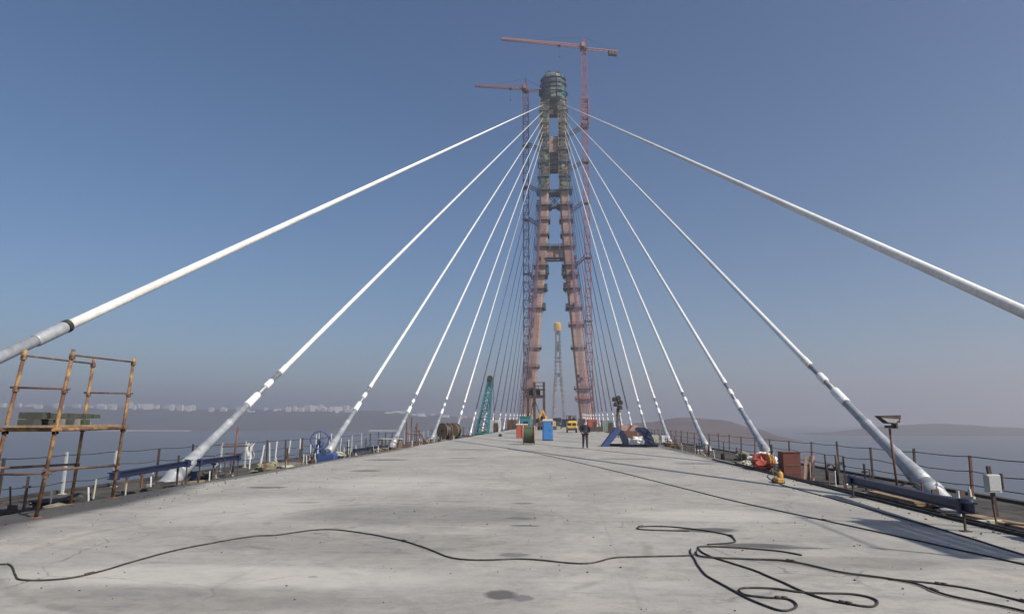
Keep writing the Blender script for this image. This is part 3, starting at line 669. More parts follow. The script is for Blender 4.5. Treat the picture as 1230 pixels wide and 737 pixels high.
# ------------------------------------------------------------------ blue steel beams on legs
def ibeam(m, p, q, h=.17, w=.13, t=.022):
    p, q = Vector(p), Vector(q); U = Vector((0, 0, 1))
    m.bar(p + U * (h / 2 - t / 2), q + U * (h / 2 - t / 2), w, t).bar(p - U * (h / 2 - t / 2), q - U * (h / 2 - t / 2), w, t).bar(p, q, t, h - 2 * t - .002)
def edge_beam(p, q, nlegs, label, mat='blue_steel', zl=0.0):
    p, q = Vector(p), Vector(q); root = thing('steel_beam', (p.x, p.y, zl), label, 'beam'); O = Vector((p.x, p.y, zl))
    m = MB(); ibeam(m, p - O, q - O); m.build('beam', mat, root)
    for i in range(nlegs):
        c = p.lerp(q, .06 + .88 * i / max(1, nlegs - 1)) - O; top = c.z - .08
        MB().tube((c.x, c.y, 0), (c.x, c.y, top), .022, 6).box((c.x, c.y, .008), (.14, .14, .016)).build('leg', 'dark_steel', root)
        MB().bbox((c.x, c.y, c.z), (.17, .12, .24), .02).build('clamp', mat, root)
edge_beam((8.35, 17.3, .40), (8.0, 11.6, .40), 2, 'dark blue steel beam on thin legs along the right edge')
edge_beam((8.75, 11.3, .32), (8.45, 5.4, .32), 2, 'dark steel beam nearest the camera on the right edge', 'dark_steel')
edge_beam((-9.6, 16.6, .42), (-10.6, 22.2, .42), 2, 'long blue steel beam below the second left cable', zl=-.3)
edge_beam((-10.5, 22.4, .40), (-10.9, 26.4, .40), 2, 'short blue steel beam just beyond the second left cable', zl=-.3)
edge_beam((-9.9, 37.8, .15), (-10.1, 44.6, .15), 3, 'low blue steel beam beside the third left cable', zl=-.3)

# ------------------------------------------------------------------ hoses on the deck
def smooth_path(pts, n=7):
    out = []; P = [pts[0]] + pts + [pts[-1]]
    for i in range(1, len(P) - 2):
        p0, p1, p2, p3 = (Vector((*p, 0)) for p in P[i - 1:i + 3])
        for j in range(n):
            t = j / n
            out.append(.5 * ((2 * p1) + (p2 - p0) * t + (2 * p0 - 5 * p1 + 4 * p2 - p3) * t * t + (3 * p1 - p0 - 3 * p2 + p3) * t ** 3))
    out.append(Vector((*pts[-1], 0))); return out
def hose(name, pts, r, label, mat='black_rubber', lift=0.0, cat='hose'):
    path = smooth_path(pts); c = path[0].copy(); wob = random.uniform(0, 9)
    path = [p + Vector((noise.noise(Vector((p.x * 2.1 + wob, p.y * 2.1, 0))), noise.noise(Vector((p.x * 2.1, p.y * 2.1 + wob, 5))), 0)) * .025 for p in path]
    o = MB().sweep([(p.x - c.x, p.y - c.y, r * 1.02 + lift) for p in path], r, 8).build(name, mat, smooth=True)
    o.location = (c.x, c.y, 0); tag(o, label, cat)
    for fr in (.31, .68):
        j = int(fr * (len(path) - 2)); a, e = path[j], path[j + 1]; d = (e - a).normalized() * .06; zc = Vector((-c.x, -c.y, r * 1.35 + lift + .004))
        MB().rings(a - d + zc, a + d + zc, [(0, r * 1.25), (.2, r * 1.35), (.45, r * 1.35), (.46, r * 1.15), (.54, r * 1.15), (.55, r * 1.35), (.8, r * 1.35), (1, r * 1.25)], 10).build('coupling', 'dark_steel', o, True)
    return o
hose('black_hose', [(-6.3, 8.5), (-5.44, 8.42), (-5.26, 8.38), (-4.75, 7.82), (-4.5, 7.62), (-4.19, 7.65), (-3.96, 7.87), (-3.88, 8.68), (-3.75, 9.54), (-3.26, 10.61), (-2.9, 10.79), (-2.51, 11.31), (-2.06, 11.34), (-1.11, 10.68), (-0.45, 9.95), (0.21, 9.11), (1.0, 9.17), (1.8, 8.96), (2.25, 9.36), (3.1, 9.53), (3.25, 9.6)], .0105,
     'long thin black hose winding across the deck from the left')
hose('looped_hose', [(3.29, 10.02), (3.21, 9.37), (3.17, 8.45), (3.31, 7.56), (3.45, 7.06), (3.58, 6.92), (3.76, 7.11), (3.75, 7.34), (3.5, 7.42), (3.35, 7.53), (3.4, 7.78), (3.73, 7.8), (4.01, 7.64), (4.49, 7.58), (4.6, 7.35), (4.46, 7.13), (4.28, 7.21), (4.04, 7.54), (3.82, 8.58), (3.47, 9.5), (3.41, 10.12), (3.52, 10.23), (3.9, 10.19), (4.43, 9.97), (4.67, 9.7)], .0112,
     'black hose lying in big loops on the right foreground')
hose('trailing_hose', [(3.36, 9.9), (3.33, 9.49), (3.85, 9.36), (4.4, 9.24), (4.75, 8.64), (5.15, 8.33), (5.36, 8.07), (5.42, 7.57), (5.73, 7.13), (5.95, 6.7), (6.4, 5.6)], .0118, 'black hose trailing towards the lower right corner', lift=.004)
hose('trailing_hose', [(5.19, 8.33), (5.48, 8.19), (5.79, 7.95), (6.0, 7.51), (6.2, 7.0), (6.8, 5.9)], .0105, 'short black hose beside the lower right corner')
hose('bent_hose', [(3.60, 10.40), (3.91, 10.52), (4.09, 10.74), (4.07, 11.34), (3.71, 11.82), (3.24, 12.1), (2.84, 12.03), (2.8, 11.75), (3.2, 11.66), (3.58, 11.62)], .011, 'black hose bent into a narrow hook near the damp patches')
hose('deck_line', [(-1.9, 45.2), (-1.38, 43.59), (0.13, 39.12), (2.24, 30.52), (3.88, 23.21), (5.3, 16.29), (6.2, 13.04), (6.79, 10.93), (7.22, 9.28), (7.9, 6.6)], .011, 'straight thin black line running diagonally up the right half of the deck', cat='cable')  # thin black tube laid straight and diagonally over the slab
hose('deck_line', [(8.7, 24.6), (8.1, 22.8), (7.7, 20.2), (7.72, 16.8), (7.72, 12.02), (7.6, 9.0), (7.9, 5.5)], .012, 'thin black cable beside the blue beam on the right', cat='cable')
hose('air_hose', [(8.55, 33), (8.6, 26), (8.62, 19.5), (8.55, 15), (8.62, 10), (8.6, 5)], .028, 'thick dark hose along the right slab edge, inner one')
hose('air_hose', [(8.86, 30), (8.8, 22), (8.84, 17), (8.78, 12), (8.86, 5)], .024, 'thick dark hose along the right slab edge, outer one')

def strip_hose(pts, r, label):
    o = hose('strip_hose', pts, r, label); o.location.z = -.3; return o
strip_hose([(-9.35, 6), (-9.5, 11), (-9.3, 15), (-9.45, 20), (-9.3, 26), (-9.5, 33), (-9.35, 42)], .035, 'thick black hose along the left edge strip, next to the slab')
strip_hose([(-10.4, 7), (-10.2, 12.5), (-10.7, 17), (-10.4, 23), (-10.8, 29), (-10.5, 36)], .03, 'black hose along the left edge strip, farther from the slab')
strip_hose([(9.5, 6), (9.4, 13), (9.7, 19), (9.4, 24.2)], .035, 'black hose along the right edge strip behind the blue beam')
for i, (x, y, sx, sy) in enumerate(((-9.9, 12.9, .55, .8), (-10.1, 15.9, .45, .9), (-9.8, 19.4, .4, .8))):
    o = MB().lump((0, 0, .13), (sx, sy, .16), 60 + i * 3.3, 20, .9).build('dark_tarpaulin', 'black_rubber'); o.location = (x, y, -.3)
    tag(o, ('dark crumpled tarpaulin under the yellow scaffold, nearest the camera', 'dark crumpled tarpaulin at the far legs of the yellow scaffold', 'dark crumpled tarpaulin under the long blue beam')[i], 'tarpaulin')
# ------------------------------------------------------------------ right edge: floodlight, switch box, crates and clutter
t = thing('floodlight', (11.25, 21.2, -.3), 'floodlight on a thin post behind the second right cable', 'floodlight')
MB().tube((.05, 0, 0), (-.02, 0, 1.85), .035, 8).build('post', 'rust', t, True)
MB().box((.05, 0, .012), (.22, .22, .024)).build('base_plate', 'dark_steel', t)
hb = MB().prism([(-.36, 2.22), (.26, 2.24), (.24, 2.12), (.1, 1.98), (-.12, 2.0)], -.17, .17); hb.build('housing', 'dark_steel', t)
MB().prism([(-.30, 2.155), (-.125, 2.03), (.09, 2.01), (.2, 2.12)], -.176, -.1705).build('lens', 'lamp_lens', t)
MB().box((-.02, 0, 1.90), (.22, .14, .08)).box((.13, 0, 2.0), (.05, .3, .3)).build('bracket', 'dark_steel', t)
MB().bbox((.22, -.02, 2.1), (.08, .16, .16), .02).build('ballast', 'dark_steel', t)

t = thing('switch_box', (11.0, 16.15, -.3), 'pale grey switch box mounted on a dark post at the right', 'switch box')
MB().bar((.02, .03, 0), (-.04, .03, 1.08), .07).build('post', 'dark_steel', t)
MB().bbox((-.06, -.09, .72), (.29, .16, .38), .015).build('cabinet', 'grey_box', t)
MB().bbox((-.06, -.178, .72), (.23, .012, .31), .004).build('door', 'grey_box', t)
MB().box((.13, -.1, .76), (.025, .10, .34)).build('bracket', 'dark_steel', t)
t = thing('coiled_hose', (10.35, 18.4, -.3), 'loose wire bundle hanging by the switch box post', 'wire')
for i, (rr, z) in enumerate(((.25, .30), (.21, .34), (.28, .27))): MB().torus((0, i * .04, z), (.3, 1, .15), rr, .014, 18, 5).build('wire_loop', 'dark_steel', t)
for i, (x, y, h) in enumerate(((10.7, 24.0, .95), (10.95, 25.6, .9))):
    t = thing('bent_standpipe', (x, y, -.3), ('thin dark standpipe with valve left of the floodlight', 'dark hooked standpipe nearest the floodlight, on its left')[i], 'standpipe')
    MB().tube((0, 0, 0), (0, 0, h), .045, 8).build('pipe', 'dark_steel', t, True)
    if i: MB().sweep([(0, 0, h * .5), (.12, 0, h * .62), (.24, 0, h * .6), (.3, 0, h * .4), (.3, 0, 0)], .04, 8).build('hook', 'dark_steel', t, True)
    else: MB().box((.1, 0, h * .72), (.22, .08, .08)).box((.02, 0, h * .55), (.14, .12, .1)).build('valve', 'dark_steel', t)

t = thing('tool_crate', (9.62, 25.4, -.3), 'dark red steel crate standing on the right edge strip', 'crate')
MB().bbox((0, 0, .50), (.62, .55, .94), .02).build('body', 'crate_red', t)
MB().bbox((0, 0, .985), (.66, .59, .03), .01).build('lid', 'crate_red', t)
for x in (-.2, .2): MB().box((x, 0, .015), (.1, .5, .03)).build('foot', 'dark_steel', t)
MB().box((0, -.279, .55), (.5, .012, .04)).box((0, -.279, .28), (.5, .012, .04)).build('rib', 'rust', t)
for i, (dx, lean, mt) in enumerate(((.45, .10, 'flange_pink'), (.62, .16, 'rust'), (.80, .06, 'flange_pink'))):
    o = MB().box((0, 0, .42), (.10, .04, .86)).build('leaning_board', mt); o.location = (9.62 + dx, 25.3 + .1 * i, -.3); o.rotation_euler = (0.05, lean, .2 * i)
    tag(o, ('pale pinkish board leaning next to the red crate', 'brown board leaning, second from the red crate', 'pale pinkish board leaning, farthest from the red crate')[i], 'board')
t = thing('tarpaulin_heap', (9.0, 26.6, 0), 'bright red orange tarpaulin heap left of the dark red crate', 'tarpaulin'); t.scale = (.8, .85, .8)
MB().lump((0, 0, .33), (.40, .62, .34), 3.0, 18, .7).build('fold', 'orange_red', t); MB().lump((-.15, -.55, .2), (.34, .4, .2), 5.5, 16, .8).build('fold', 'orange_red', t)
MB().lump((.2, -.5, .45), (.16, .22, .30), 9.5, 14, .7).build('fold', 'tank_yellow', t)
t = thing('gas_bottle', (7.95, 21.1, 0), 'small yellow gas bottle standing in front of the red crate', 'gas bottle'); t.scale = (.8, .8, .75)
MB().rings((0, 0, 0), (0, 0, .46), [(0, .10), (.05, .115), (.72, .115), (.86, .08), (.9, .035), (1, .035)], 14).build('cylinder', 'tank_yellow', t, True)
MB().torus((0, 0, .47), (0, 0, 1), .06, .012, 12, 5).tube((0, 0, .44), (0, 0, .5), .02, 6).build('valve', 'dark_steel', t)
t = thing('jack', (7.78, 20.75, 0), 'orange floor jack lying beside the yellow gas bottle', 'jack')
MB().bbox((0, 0, .09), (.2, .5, .12), .03).build('chassis', 'tank_yellow', t); MB().tube((0, .2, .1), (.05, .75, .35), .018, 6).build('handle', 'rust', t)
for q in (-.18, .18): MB().tube((-.12, q, .05), (.12, q, .05), .05, 10).build('wheel', 'dark_steel', t)
for i in range(7):
    o = MB().lump((0, 0, .14), (.26, .36, .15), i * 1.7, 14, .5).build('sack', ('pale_sack', 'white_sheet', 'pale_sack', 'dirt_sack')[i % 4]); o.location = (10.1 + (i % 3) * .42 + .1 * (i // 3), 33.0 + (i // 3) * .7, -.3 + (i % 2) * .22 + (i // 3) * .14)
    o.rotation_euler = (0, 0, i * .9); tag(o, 'pale sack in the heap on the right edge strip', 'sack', 'sacks heaped by the third right cable')
for i in range(8):
    o = MB().lump((0, 0, .10), (.22, .3, .12), 20 + i * 2.7, 12, .8).build('rubble_piece', ('dirt_sack', 'edge_concrete', 'dark_timber')[i % 3]); o.location = (9.3 + random.uniform(-.2, .9), 27.6 + i * .75, -.3); o.rotation_euler = (0, 0, i * 1.3)
    tag(o, 'dark rubble piece between the red tarpaulin and the sack heap', 'rubble', 'rubble on the right edge strip')

# ------------------------------------------------------------------ left edge clutter
t = thing('rusty_standard', (-11.95, 28.0, -.3), 'rusty cross-shaped post beyond the second left cable', 'post')
MB().tube((0, 0, 0), (.1, 0, 1.85), .04, 8).build('post', 'rust', t, True)
MB().bar((-.5, 0, 1.02), (.55, 0, 1.06), .06).bar((-.35, 0, .75), (.4, 0, .72), .05).build('crossbar', 'rust', t)
o = MB().add([(x + .08 * math.sin(z * 9), .05 * math.sin(x * 20 + z * 5), z) for z in (0, .15, .3, .45, .6, .75) for x in (-.17, -.06, .06, .17)],
             [(r * 4 + c, r * 4 + c + 1, r * 4 + c + 5, r * 4 + c + 4) for r in range(5) for c in range(3)]).build('hanging_rag', 'white_sheet')
sm = o.modifiers.new('thickness', 'SOLIDIFY'); sm.thickness = .02
o.location = (-12.9, 31.6, .02); tag(o, 'white rag hanging on the railing past the rusty post', 'rag')
t = thing('hand_wheel', (-10.45, 34.0, -.3), 'blue spoked wheel on a stand by the third left cable', 'wheel')
MB().torus((0, 0, 1.15), (.55, -1, .05), .44, .035, 32, 8).build('rim', 'trestle_blue', t, True)
p = MB(); axv = Vector((.55, -1, .05)).normalized(); s1 = axv.cross(Vector((0, 0, 1))).normalized(); u1 = s1.cross(axv)
for i in range(5):
    a = 2 * math.pi * i / 5 + .3; p.bar((0, 0, 1.15), Vector((0, 0, 1.15)) + (s1 * math.cos(a) + u1 * math.sin(a)) * .43, .04)
p.build('spoke', 'trestle_blue', t)
MB().tube(Vector((0, 0, 1.15)) - axv * .25, Vector((0, 0, 1.15)) + axv * .08, .06, 10).build('hub', 'dark_steel', t)
bk = Vector((0, 0, 1.15)) - axv * .22
MB().bar((bk.x - .4, bk.y + .1, 0), bk, .07).bar((bk.x + .4, bk.y + .1, 0), bk, .07).bar((bk.x, bk.y + .5, 0), bk, .07).build('stand', 'trestle_blue', t)
t = thing('pump_unit', (-9.75, 33.2, -.3), 'low blue pump unit at the foot of the spoked wheel', 'pump')
MB().bbox((0, 0, .3), (.9, .6, .5), .05).build('body', 'trestle_blue', t); MB().tube((-.1, -.3, .6), (-.1, .35, .6), .13, 12).build('motor', 'form_blue', t, True)
MB().box((0, 0, .025), (1.1, .7, .05)).build('skid', 'dark_steel', t)
t = thing('pale_bag', (-9.3, 33.6, 0), 'yellowish bag lying by the blue pump unit', 'bag'); 
tb = MB().lump((0, 0, .14), (.3, .26, .15), 4.4, 12, .5).build('bag', 'pale_sack', t)
for i, (x, y, l, rz, mt) in enumerate(((-10.6, 14.2, 2.4, 1.5, 'dark_timber'), (-10.2, 18.5, 3.0, 1.62, 'grey_timber'), (-9.9, 21.4, 1.6, 1.2, 'timber'), (-10.4, 29.2, 2.8, 1.5, 'grey_timber'), (-10.0, 31.4, 2.0, 1.7, 'timber'),
                                       (-11.2, 37.0, 2.2, 1.3, 'grey_timber'), (-10.2, 47.5, 2.6, 1.65, 'timber'), (-11.0, 52.5, 2.0, .4, 'timber'), (-10.2, 62, 3.0, 1.5, 'grey_timber'),
                                       (10.3, 14.6, 3.2, 1.58, 'timber'), (9.7, 20.8, 2.2, 1.5, 'timber'), (10.1, 22.6, 1.4, .3, 'grey_timber'), (10.6, 29.4, 2.5, 1.6, 'grey_timber'), (9.9, 40.5, 2.4, 1.6, 'grey_timber'), (10.4, 45.6, 2.0, 1.4, 'timber'))):
    for j in range(2):
        o = MB().bbox((0, 0, .04), (l - j * .5, .17, .07), .008).build('loose_plank', mt); o.location = (x + j * .24, y + .2 * j, -.298); o.rotation_euler = (0, 0, rz + j * .1)
        tag(o, 'loose plank lying on the %s edge strip' % ('left' if x < 0 else 'right'), 'plank', 'loose planks on the %s edge strip' % ('left' if x < 0 else 'right'))
for i, (x, y, z, sx, mt) in enumerate(((-10.0, 12.4, -.3, .22, 'edge_concrete'), (-9.6, 14.9, -.3, .3, 'dirt_sack'), (-10.3, 27.4, -.3, .45, 'dirt_sack'), (-9.8, 28.4, -.3, .3, 'pale_sack'), (-11.4, 24.8, -.3, .25, 'edge_concrete'), (-10.6, 45.5, -.3, .4, 'dirt_sack'), (-10.2, 36.0, -.3, .35, 'edge_concrete'))):
    o = MB().lump((0, 0, sx * .4), (sx, sx * 1.3, sx * .45), 40 + i * 1.9, 14, .8).build('dirt_heap', mt); o.location = (x, y, z)
    tag(o, 'small dirt heap on the left edge strip', 'dirt heap', 'dirt heaps on the left edge strip')
t = thing('work_bench', (-10.4, 48.4, -.3), 'pale trestle bench by the fourth left cable', 'bench')
MB().box((0, 0, .85), (1.6, .8, .06)).build('top', 'pale_sack', t)
for x in (-.7, .7):
    for y in (-.3, .3): MB().bar((x, y, 0), (x, y, .82), .08).build('leg', 'timber', t)
t = thing('steel_stand', (-10.5, 55.5, -.3), 'rusty upright steel stand at the left edge before the cable drums', 'stand')
for x in (-.4, 0, .45): MB().bar((x, 0, 0), (x + .02, .05, 2.4 - abs(x)), .09).build('upright', 'rust', t)
MB().bar((-.5, 0, 1.1), (.9, .1, .95), .08).bar((-.5, 0, .4), (1.1, .2, .35), .1).build('crossbar', 'rust', t)
MB().bar((.3, .2, 1.6), (1.5, .3, 0), .10).build('brace', 'rust', t)
def drum(loc, rr, w, core, flange, label, rz=0.0, name='cable_drum'):
    t = thing(name, (loc[0], loc[1], loc[2]), label, 'cable drum', rz=rz)
    for s in (-1, 1):
        f = MB().rings((s * (w / 2 - .05), 0, rr), (s * w / 2, 0, rr), [(0, rr), (1, rr)], 28).build('flange', flange, t)
        MB().tube((s * w / 2, 0, rr), (s * (w / 2 + .02), 0, rr), rr * .18, 12).build('hub_plate', 'dark_steel', f)
    prof = [(0, rr * .82)]; k = 9
    for i in range(k): prof += [((i + .25) / k, rr * .86), ((i + .75) / k, rr * .86), ((i + 1) / k, rr * .82)]
    MB().rings((-w / 2 + .051, 0, rr), (w / 2 - .051, 0, rr), prof, 24).build('wound_cable', core, t, True)
    for i in range(6):
        a = math.pi * i / 3
        MB().bar((w / 2 + .012, 0, rr), (w / 2 + .012, math.cos(a) * rr * .9, rr + math.sin(a) * rr * .9), .022, .08).build('batten', flange, t)
    return t
drum((-.85, 53.6, 0), .74, .92, 'drum_green', 'flange_pink', 'dark green cable drum standing mid deck before the blue cabin')
drum((-11.9, 80.5, -.3), .95, .85, 'dark_steel', 'timber', 'wooden cable drum at the left edge, left one of two', .9)
drum((-11.4, 84.0, -.3), .95, .7, 'dark_timber', 'timber', 'wooden cable drum at the left edge, right one of two', 1.1)

def bracket_mesh(m):
    return MB().box((0, 0, .02), (.30, .22, .04)).box((-.13, 0, .2), (.04, .22, .36)).bar((.12, 0, .03), (-.12, 0, .34), .035).mesh('steel_bracket', m)
def offcut_mesh(m, l): return MB().bbox((0, 0, .05), (l, .11, .10), .008).mesh('timber_offcut', m)
def pipe_mesh(m, l):
    b2 = MB(); b2.rings((-l / 2, 0, .05), (l / 2, 0, .05), [(0, .05), (1, .05)], 10); return b2.mesh('pipe_offcut', m, True)
def post_mesh(m, h): return MB().box((0, 0, .012), (.2, .2, .024)).bar((0, 0, .02), (.02, .01, h), .05).box((.01, 0, h * .7), (.16, .07, .05)).mesh('prop_stand', m)
kinds = {'steel_bracket': ([bracket_mesh(m) for m in ('dark_steel', 'rust', 'blue_steel')], 'bracket', 'small angled steel bracket among the clutter'),
         'timber_offcut': ([offcut_mesh(m, l) for m, l in (('timber', .7), ('grey_timber', 1.1), ('dark_timber', .9), ('pale_sack', .5))], 'offcut', 'short timber offcut among the clutter'),
         'pipe_offcut': ([pipe_mesh(m, l) for m, l in (('rust', 1.3), ('dark_steel', .9), ('galvanised', .7))], 'pipe', 'short pipe length among the clutter'),
         'prop_stand': ([post_mesh(m, h) for m, h in (('dark_steel', .8), ('rust', .65), ('dark_steel', 1.0), ('grey_box', .6))], 'prop', 'short upright steel prop among the clutter')}
rnd = random.Random(21)
for s in (-1, 1):
    y = 9.6
    while y < 78:
        nm = rnd.choice(['steel_bracket', 'timber_offcut', 'timber_offcut', 'pipe_offcut', 'prop_stand', 'prop_stand'])
        ms, cat, lab = kinds[nm]; side = 'left' if s < 0 else 'right'
        x = s * rnd.uniform(9.35, 11.3) if abs(y - 33) > 1.5 else s * rnd.uniform(11.0, 11.4)
        if not (s > 0 and (23.5 < y < 27.5 or y < 12.6)):
            o = link(nm, rnd.choice(ms), None, (x, y, -.299)); o.rotation_euler = (0, 0, rnd.uniform(0, 3.1))
            tag(o, '%s on the %s edge strip' % (lab, side), cat, '%ss on the %s edge strip' % (nm.replace('_', ' '), side))
        y += rnd.uniform(.22, .62) * (1 + y / 45)
# ------------------------------------------------------------------ things in the middle of the deck
t = thing('portable_toilet', (.40, 65.0, 0), 'bright blue portable cabin beside the green cable drum', 'cabin')
MB().bbox((0, 0, .95), (.98, 1.05, 1.74), .04).build('body', 'toilet_blue', t)
MB().prism([(-.53, 1.80), (.53, 1.80), (.42, 1.98), (-.42, 1.98)], -.57, .57).build('roof', 'white_sheet', t)
dr = MB().bbox((-.04, -.535, .92), (.66, .03, 1.6), .008).build('door', 'toilet_blue', t)
MB().box((.22, -.56, .95), (.05, .03, .14)).build('handle', 'dark_steel', dr)
MB().box((0, 0, .04), (1.04, 1.1, .08)).build('skid', 'dark_steel', t)
for z in (1.5, 1.62): MB().box((.40, -.53, z), (.14, .02, .05)).build('vent', 'dark_steel', t)
t = thing('orange_cabinet', (-2.55, 74.5, 0), 'orange red cabinet with pale lid behind the green drum', 'cabinet')
MB().bbox((0, 0, .72), (1.15, .8, 1.36), .04).build('body', 'orange_red', t); MB().bbox((0, 0, 1.45), (1.25, .9, .1), .03).build('lid', 'white_sheet', t)
MB().box((0, -.406, .7), (.06, .014, 1.2)).box((.12, -.412, .75), (.05, .02, .2)).build('door_seam', 'dark_steel', t)
for x in (-.45, .45): MB().box((x, 0, .02), (.14, .7, .04)).build('foot', 'dark_steel', t)
t = thing('teal_cabin', (-3.6, 104, 0), 'teal site cabin behind the orange cabinet', 'cabin')
MB().bbox((0, 0, 1.25), (1.6, 2.6, 2.3), .05).build('body', 'teal', t); MB().bbox((0, 0, 2.45), (1.75, 2.75, .12), .03).build('roof', 'teal', t)
MB().box((.1, -1.306, 1.5), (.7, .014, .6)).build('window', 'glass', t); MB().box((0, 0, .05), (1.5, 2.5, .1)).build('skid', 'dark_steel', t)
# welding set, hoses and small machines behind the drum
t = thing('welding_set', (-1.15, 60.5, 0), 'dark welding set on wheels just behind the green drum', 'machine')
MB().bbox((0, 0, .62), (.9, .7, .7), .05).build('body', 'dark_steel', t); MB().bar((-.4, .3, .9), (-.4, .3, 1.45), .05).bar((.4, .3, .9), (.4, .3, 1.45), .05).bar((-.4, .3, 1.43), (.4, .3, 1.43), .05).build('handle', 'rust', t)
for x in (-.4, .4): MB().tube((x - .05, 0, .18), (x + .05, 0, .18), .18, 14).build('wheel', 'black_rubber', t)
MB().box((0, 0, .24), (.8, .6, .06)).build('axle_frame', 'dark_steel', t)
o = MB().lump((0, 0, .16), (.22, .2, .17), 7.7, 12, .4).build('rubber_buffer', 'black_rubber'); o.location = (-5.5, 81.9, 0); tag(o, 'small dark lump standing alone on the left of the deck', 'buffer')
# dark steel frame tower
t = thing('hoist_tower', (-3.55, 150, 0), 'dark open steel hoist tower before the left pylon leg', 'tower')
for x in (-1.75, -.35, 1.75):
    for y in (-1.2, 1.2): MB().bar((x, y, 0), (x, y, 10.2 if x > -1 else 8.2), .48).build('column', 'dark_steel', t)
for z in (7.0, 8.6): 
    p = MB()
    for y in (-1.2, 1.2): p.bar((-2.2, y, z), (2.0, y, z), .34 if z < 8 else .2)
    for x in (-1.75, -.35, 1.75): p.bar((x, -1.2, z + .01), (x, 1.2, z + .01), .28)
    p.build('girt', 'dark_steel', t)
MB().box((-.1, 0, 7.3), (4.3, 2.6, .2)).build('platform', 'platform_dark', t)
MB().bbox((-.9, 0, 8.2), (1.3, 1.6, 1.6), .1).bbox((.5, .2, 8.0), (.9, 1.2, 1.3), .1).build('hoist', 'dark_steel', t)
p = MB()
for z in (9.4, 10.1): p.bar((-.35, -1.2, z), (1.75, -1.2, z), .14)
p.build('handrail', 'dark_steel', t)
MB().bar((-1.75, -1.2, .4), (-.35, -1.2, 6.8), .16).bar((-.35, -1.2, 6.8), (1.75, -1.2, .6), .16).build('brace', 'dark_steel', t)
# yellow digger far along the deck
t = thing('excavator', (-1.0, 140, 0), 'small orange yellow excavator far along the deck', 'excavator')
for x in (-1, 1): 
    MB().prism([(-.28 + x, .1), (-.28 + x, .75), (.28 + x, .75), (.28 + x, .1)], -1.7, 1.7).build('track', 'black_rubber', t)
MB().bbox((0, .3, 1.35), (2.3, 2.8, 1.0), .1).build('body', 'tank_yellow', t); cb = MB().bbox((-.55, -.3, 2.35), (1.05, 1.4, 1.2), .1).build('cab', 'tank_yellow', t)
MB().box((-.55, -1.01, 2.45), (.85, .02, .8)).build('windscreen', 'glass', cb)
MB().bar((.4, -.9, 1.6), (.4, -2.6, 3.9), .4, .5).bar((.4, -2.6, 3.9), (.4, -4.0, 2.4), .3, .4).build('boom', 'tank_yellow', t)
MB().prism([(.0, 1.5), (.8, 1.5), (.7, 2.3), (.1, 2.3)], -4.5, -3.7).build('bucket', 'dark_steel', t); MB().box((0, 0, .9), (1.2, 1.2, .2)).build('turntable', 'dark_steel', t); t.scale = (1.0, 1.0, 1.0); t.rotation_euler = (0, 0, -.5)
# dark truck
t = thing('dark_truck', (1.0, 170, 0), 'dark blue lorry between the blue cabin and the yellow truck', 'truck')
MB().bbox((0, -1.6, 1.75), (2.1, 1.6, 1.9), .12).build('cab', 'form_blue', t); MB().box((0, -2.407, 2.1), (1.7, .02, .7)).build('windscreen', 'glass', t); MB().bbox((0, 1.3, 1.7), (2.2, 3.8, 1.3), .05).build('bed', 'drum_green', t)
MB().box((0, .4, .85), (1.2, 5.6, .3)).build('chassis', 'dark_steel', t); MB().box((0, -2.45, .8), (2.1, .12, .35)).build('bumper', 'dark_steel', t)
for x in (-.9, .9):
    for y in (-1.5, 1.3, 2.4): MB().tube((x - .14, y, .46), (x + .14, y, .46), .46, 16).build('wheel', 'black_rubber', t)
    MB().box((x * .8, -2.42, 1.2), (.25, .03, .16)).build('headlight', 'lamp_lens', t)
# yellow truck facing the camera
t = thing('yellow_truck', (3.45, 111.2, 0), 'yellow truck facing the camera beside the standing worker', 'truck')
MB().bbox((0, 0, 1.22), (1.72, 1.5, .95), .12).build('cab', 'machine_yellow', t)
MB().bbox((0, .05, 1.78), (1.55, 1.3, .2), .08).build('roof', 'machine_yellow', t)
MB().bbox((0, 2.0, 1.15), (1.75, 2.4, .8), .05).build('cargo_bed', 'dark_steel', t)
ws = MB().box((0, -.757, 1.32), (1.36, .02, .42)).build('windscreen', 'glass', t)
MB().box((0, -.775, 1.32), (.12, .02, .46)).build('pillar', 'machine_yellow', t)
MB().bbox((0, -.74, .56), (1.74, .3, .36), .04).build('bumper', 'dark_steel', t); MB().box((0, 1, .5), (.9, 4.2, .2)).build('chassis', 'dark_steel', t)
for x in (-.62, .62):
    MB().bbox((x, -.775, .93), (.26, .06, .16), .02).build('headlight', 'lamp_lens', t)
    MB().bar((x * 1.45, -.6, 1.2), (x * 1.6, -.75, 1.45), .05).box((x * 1.62, -.77, 1.42), (.12, .05, .24)).build('mirror', 'dark_steel', t)
    for y in (-.15, 2.4): MB().tube((x * 1.18 - .11, y, .35), (x * 1.18 + .11, y, .35), .35, 16).build('wheel', 'black_rubber', t)
p = MB()
for x in (-.75, .75): p.bar((x, 2.6, 1.5), (x, 2.6, 2.75), .09)
for z in (2.1, 2.7): p.bar((-.8, 2.6, z), (.8, 2.6, z), .09)
p.bbox((-.25, 2.5, 2.4), (.5, .5, .5), .05).bbox((.4, 2.5, 2.35), (.4, .5, .4), .05).build('load_frame', 'dark_steel', t)

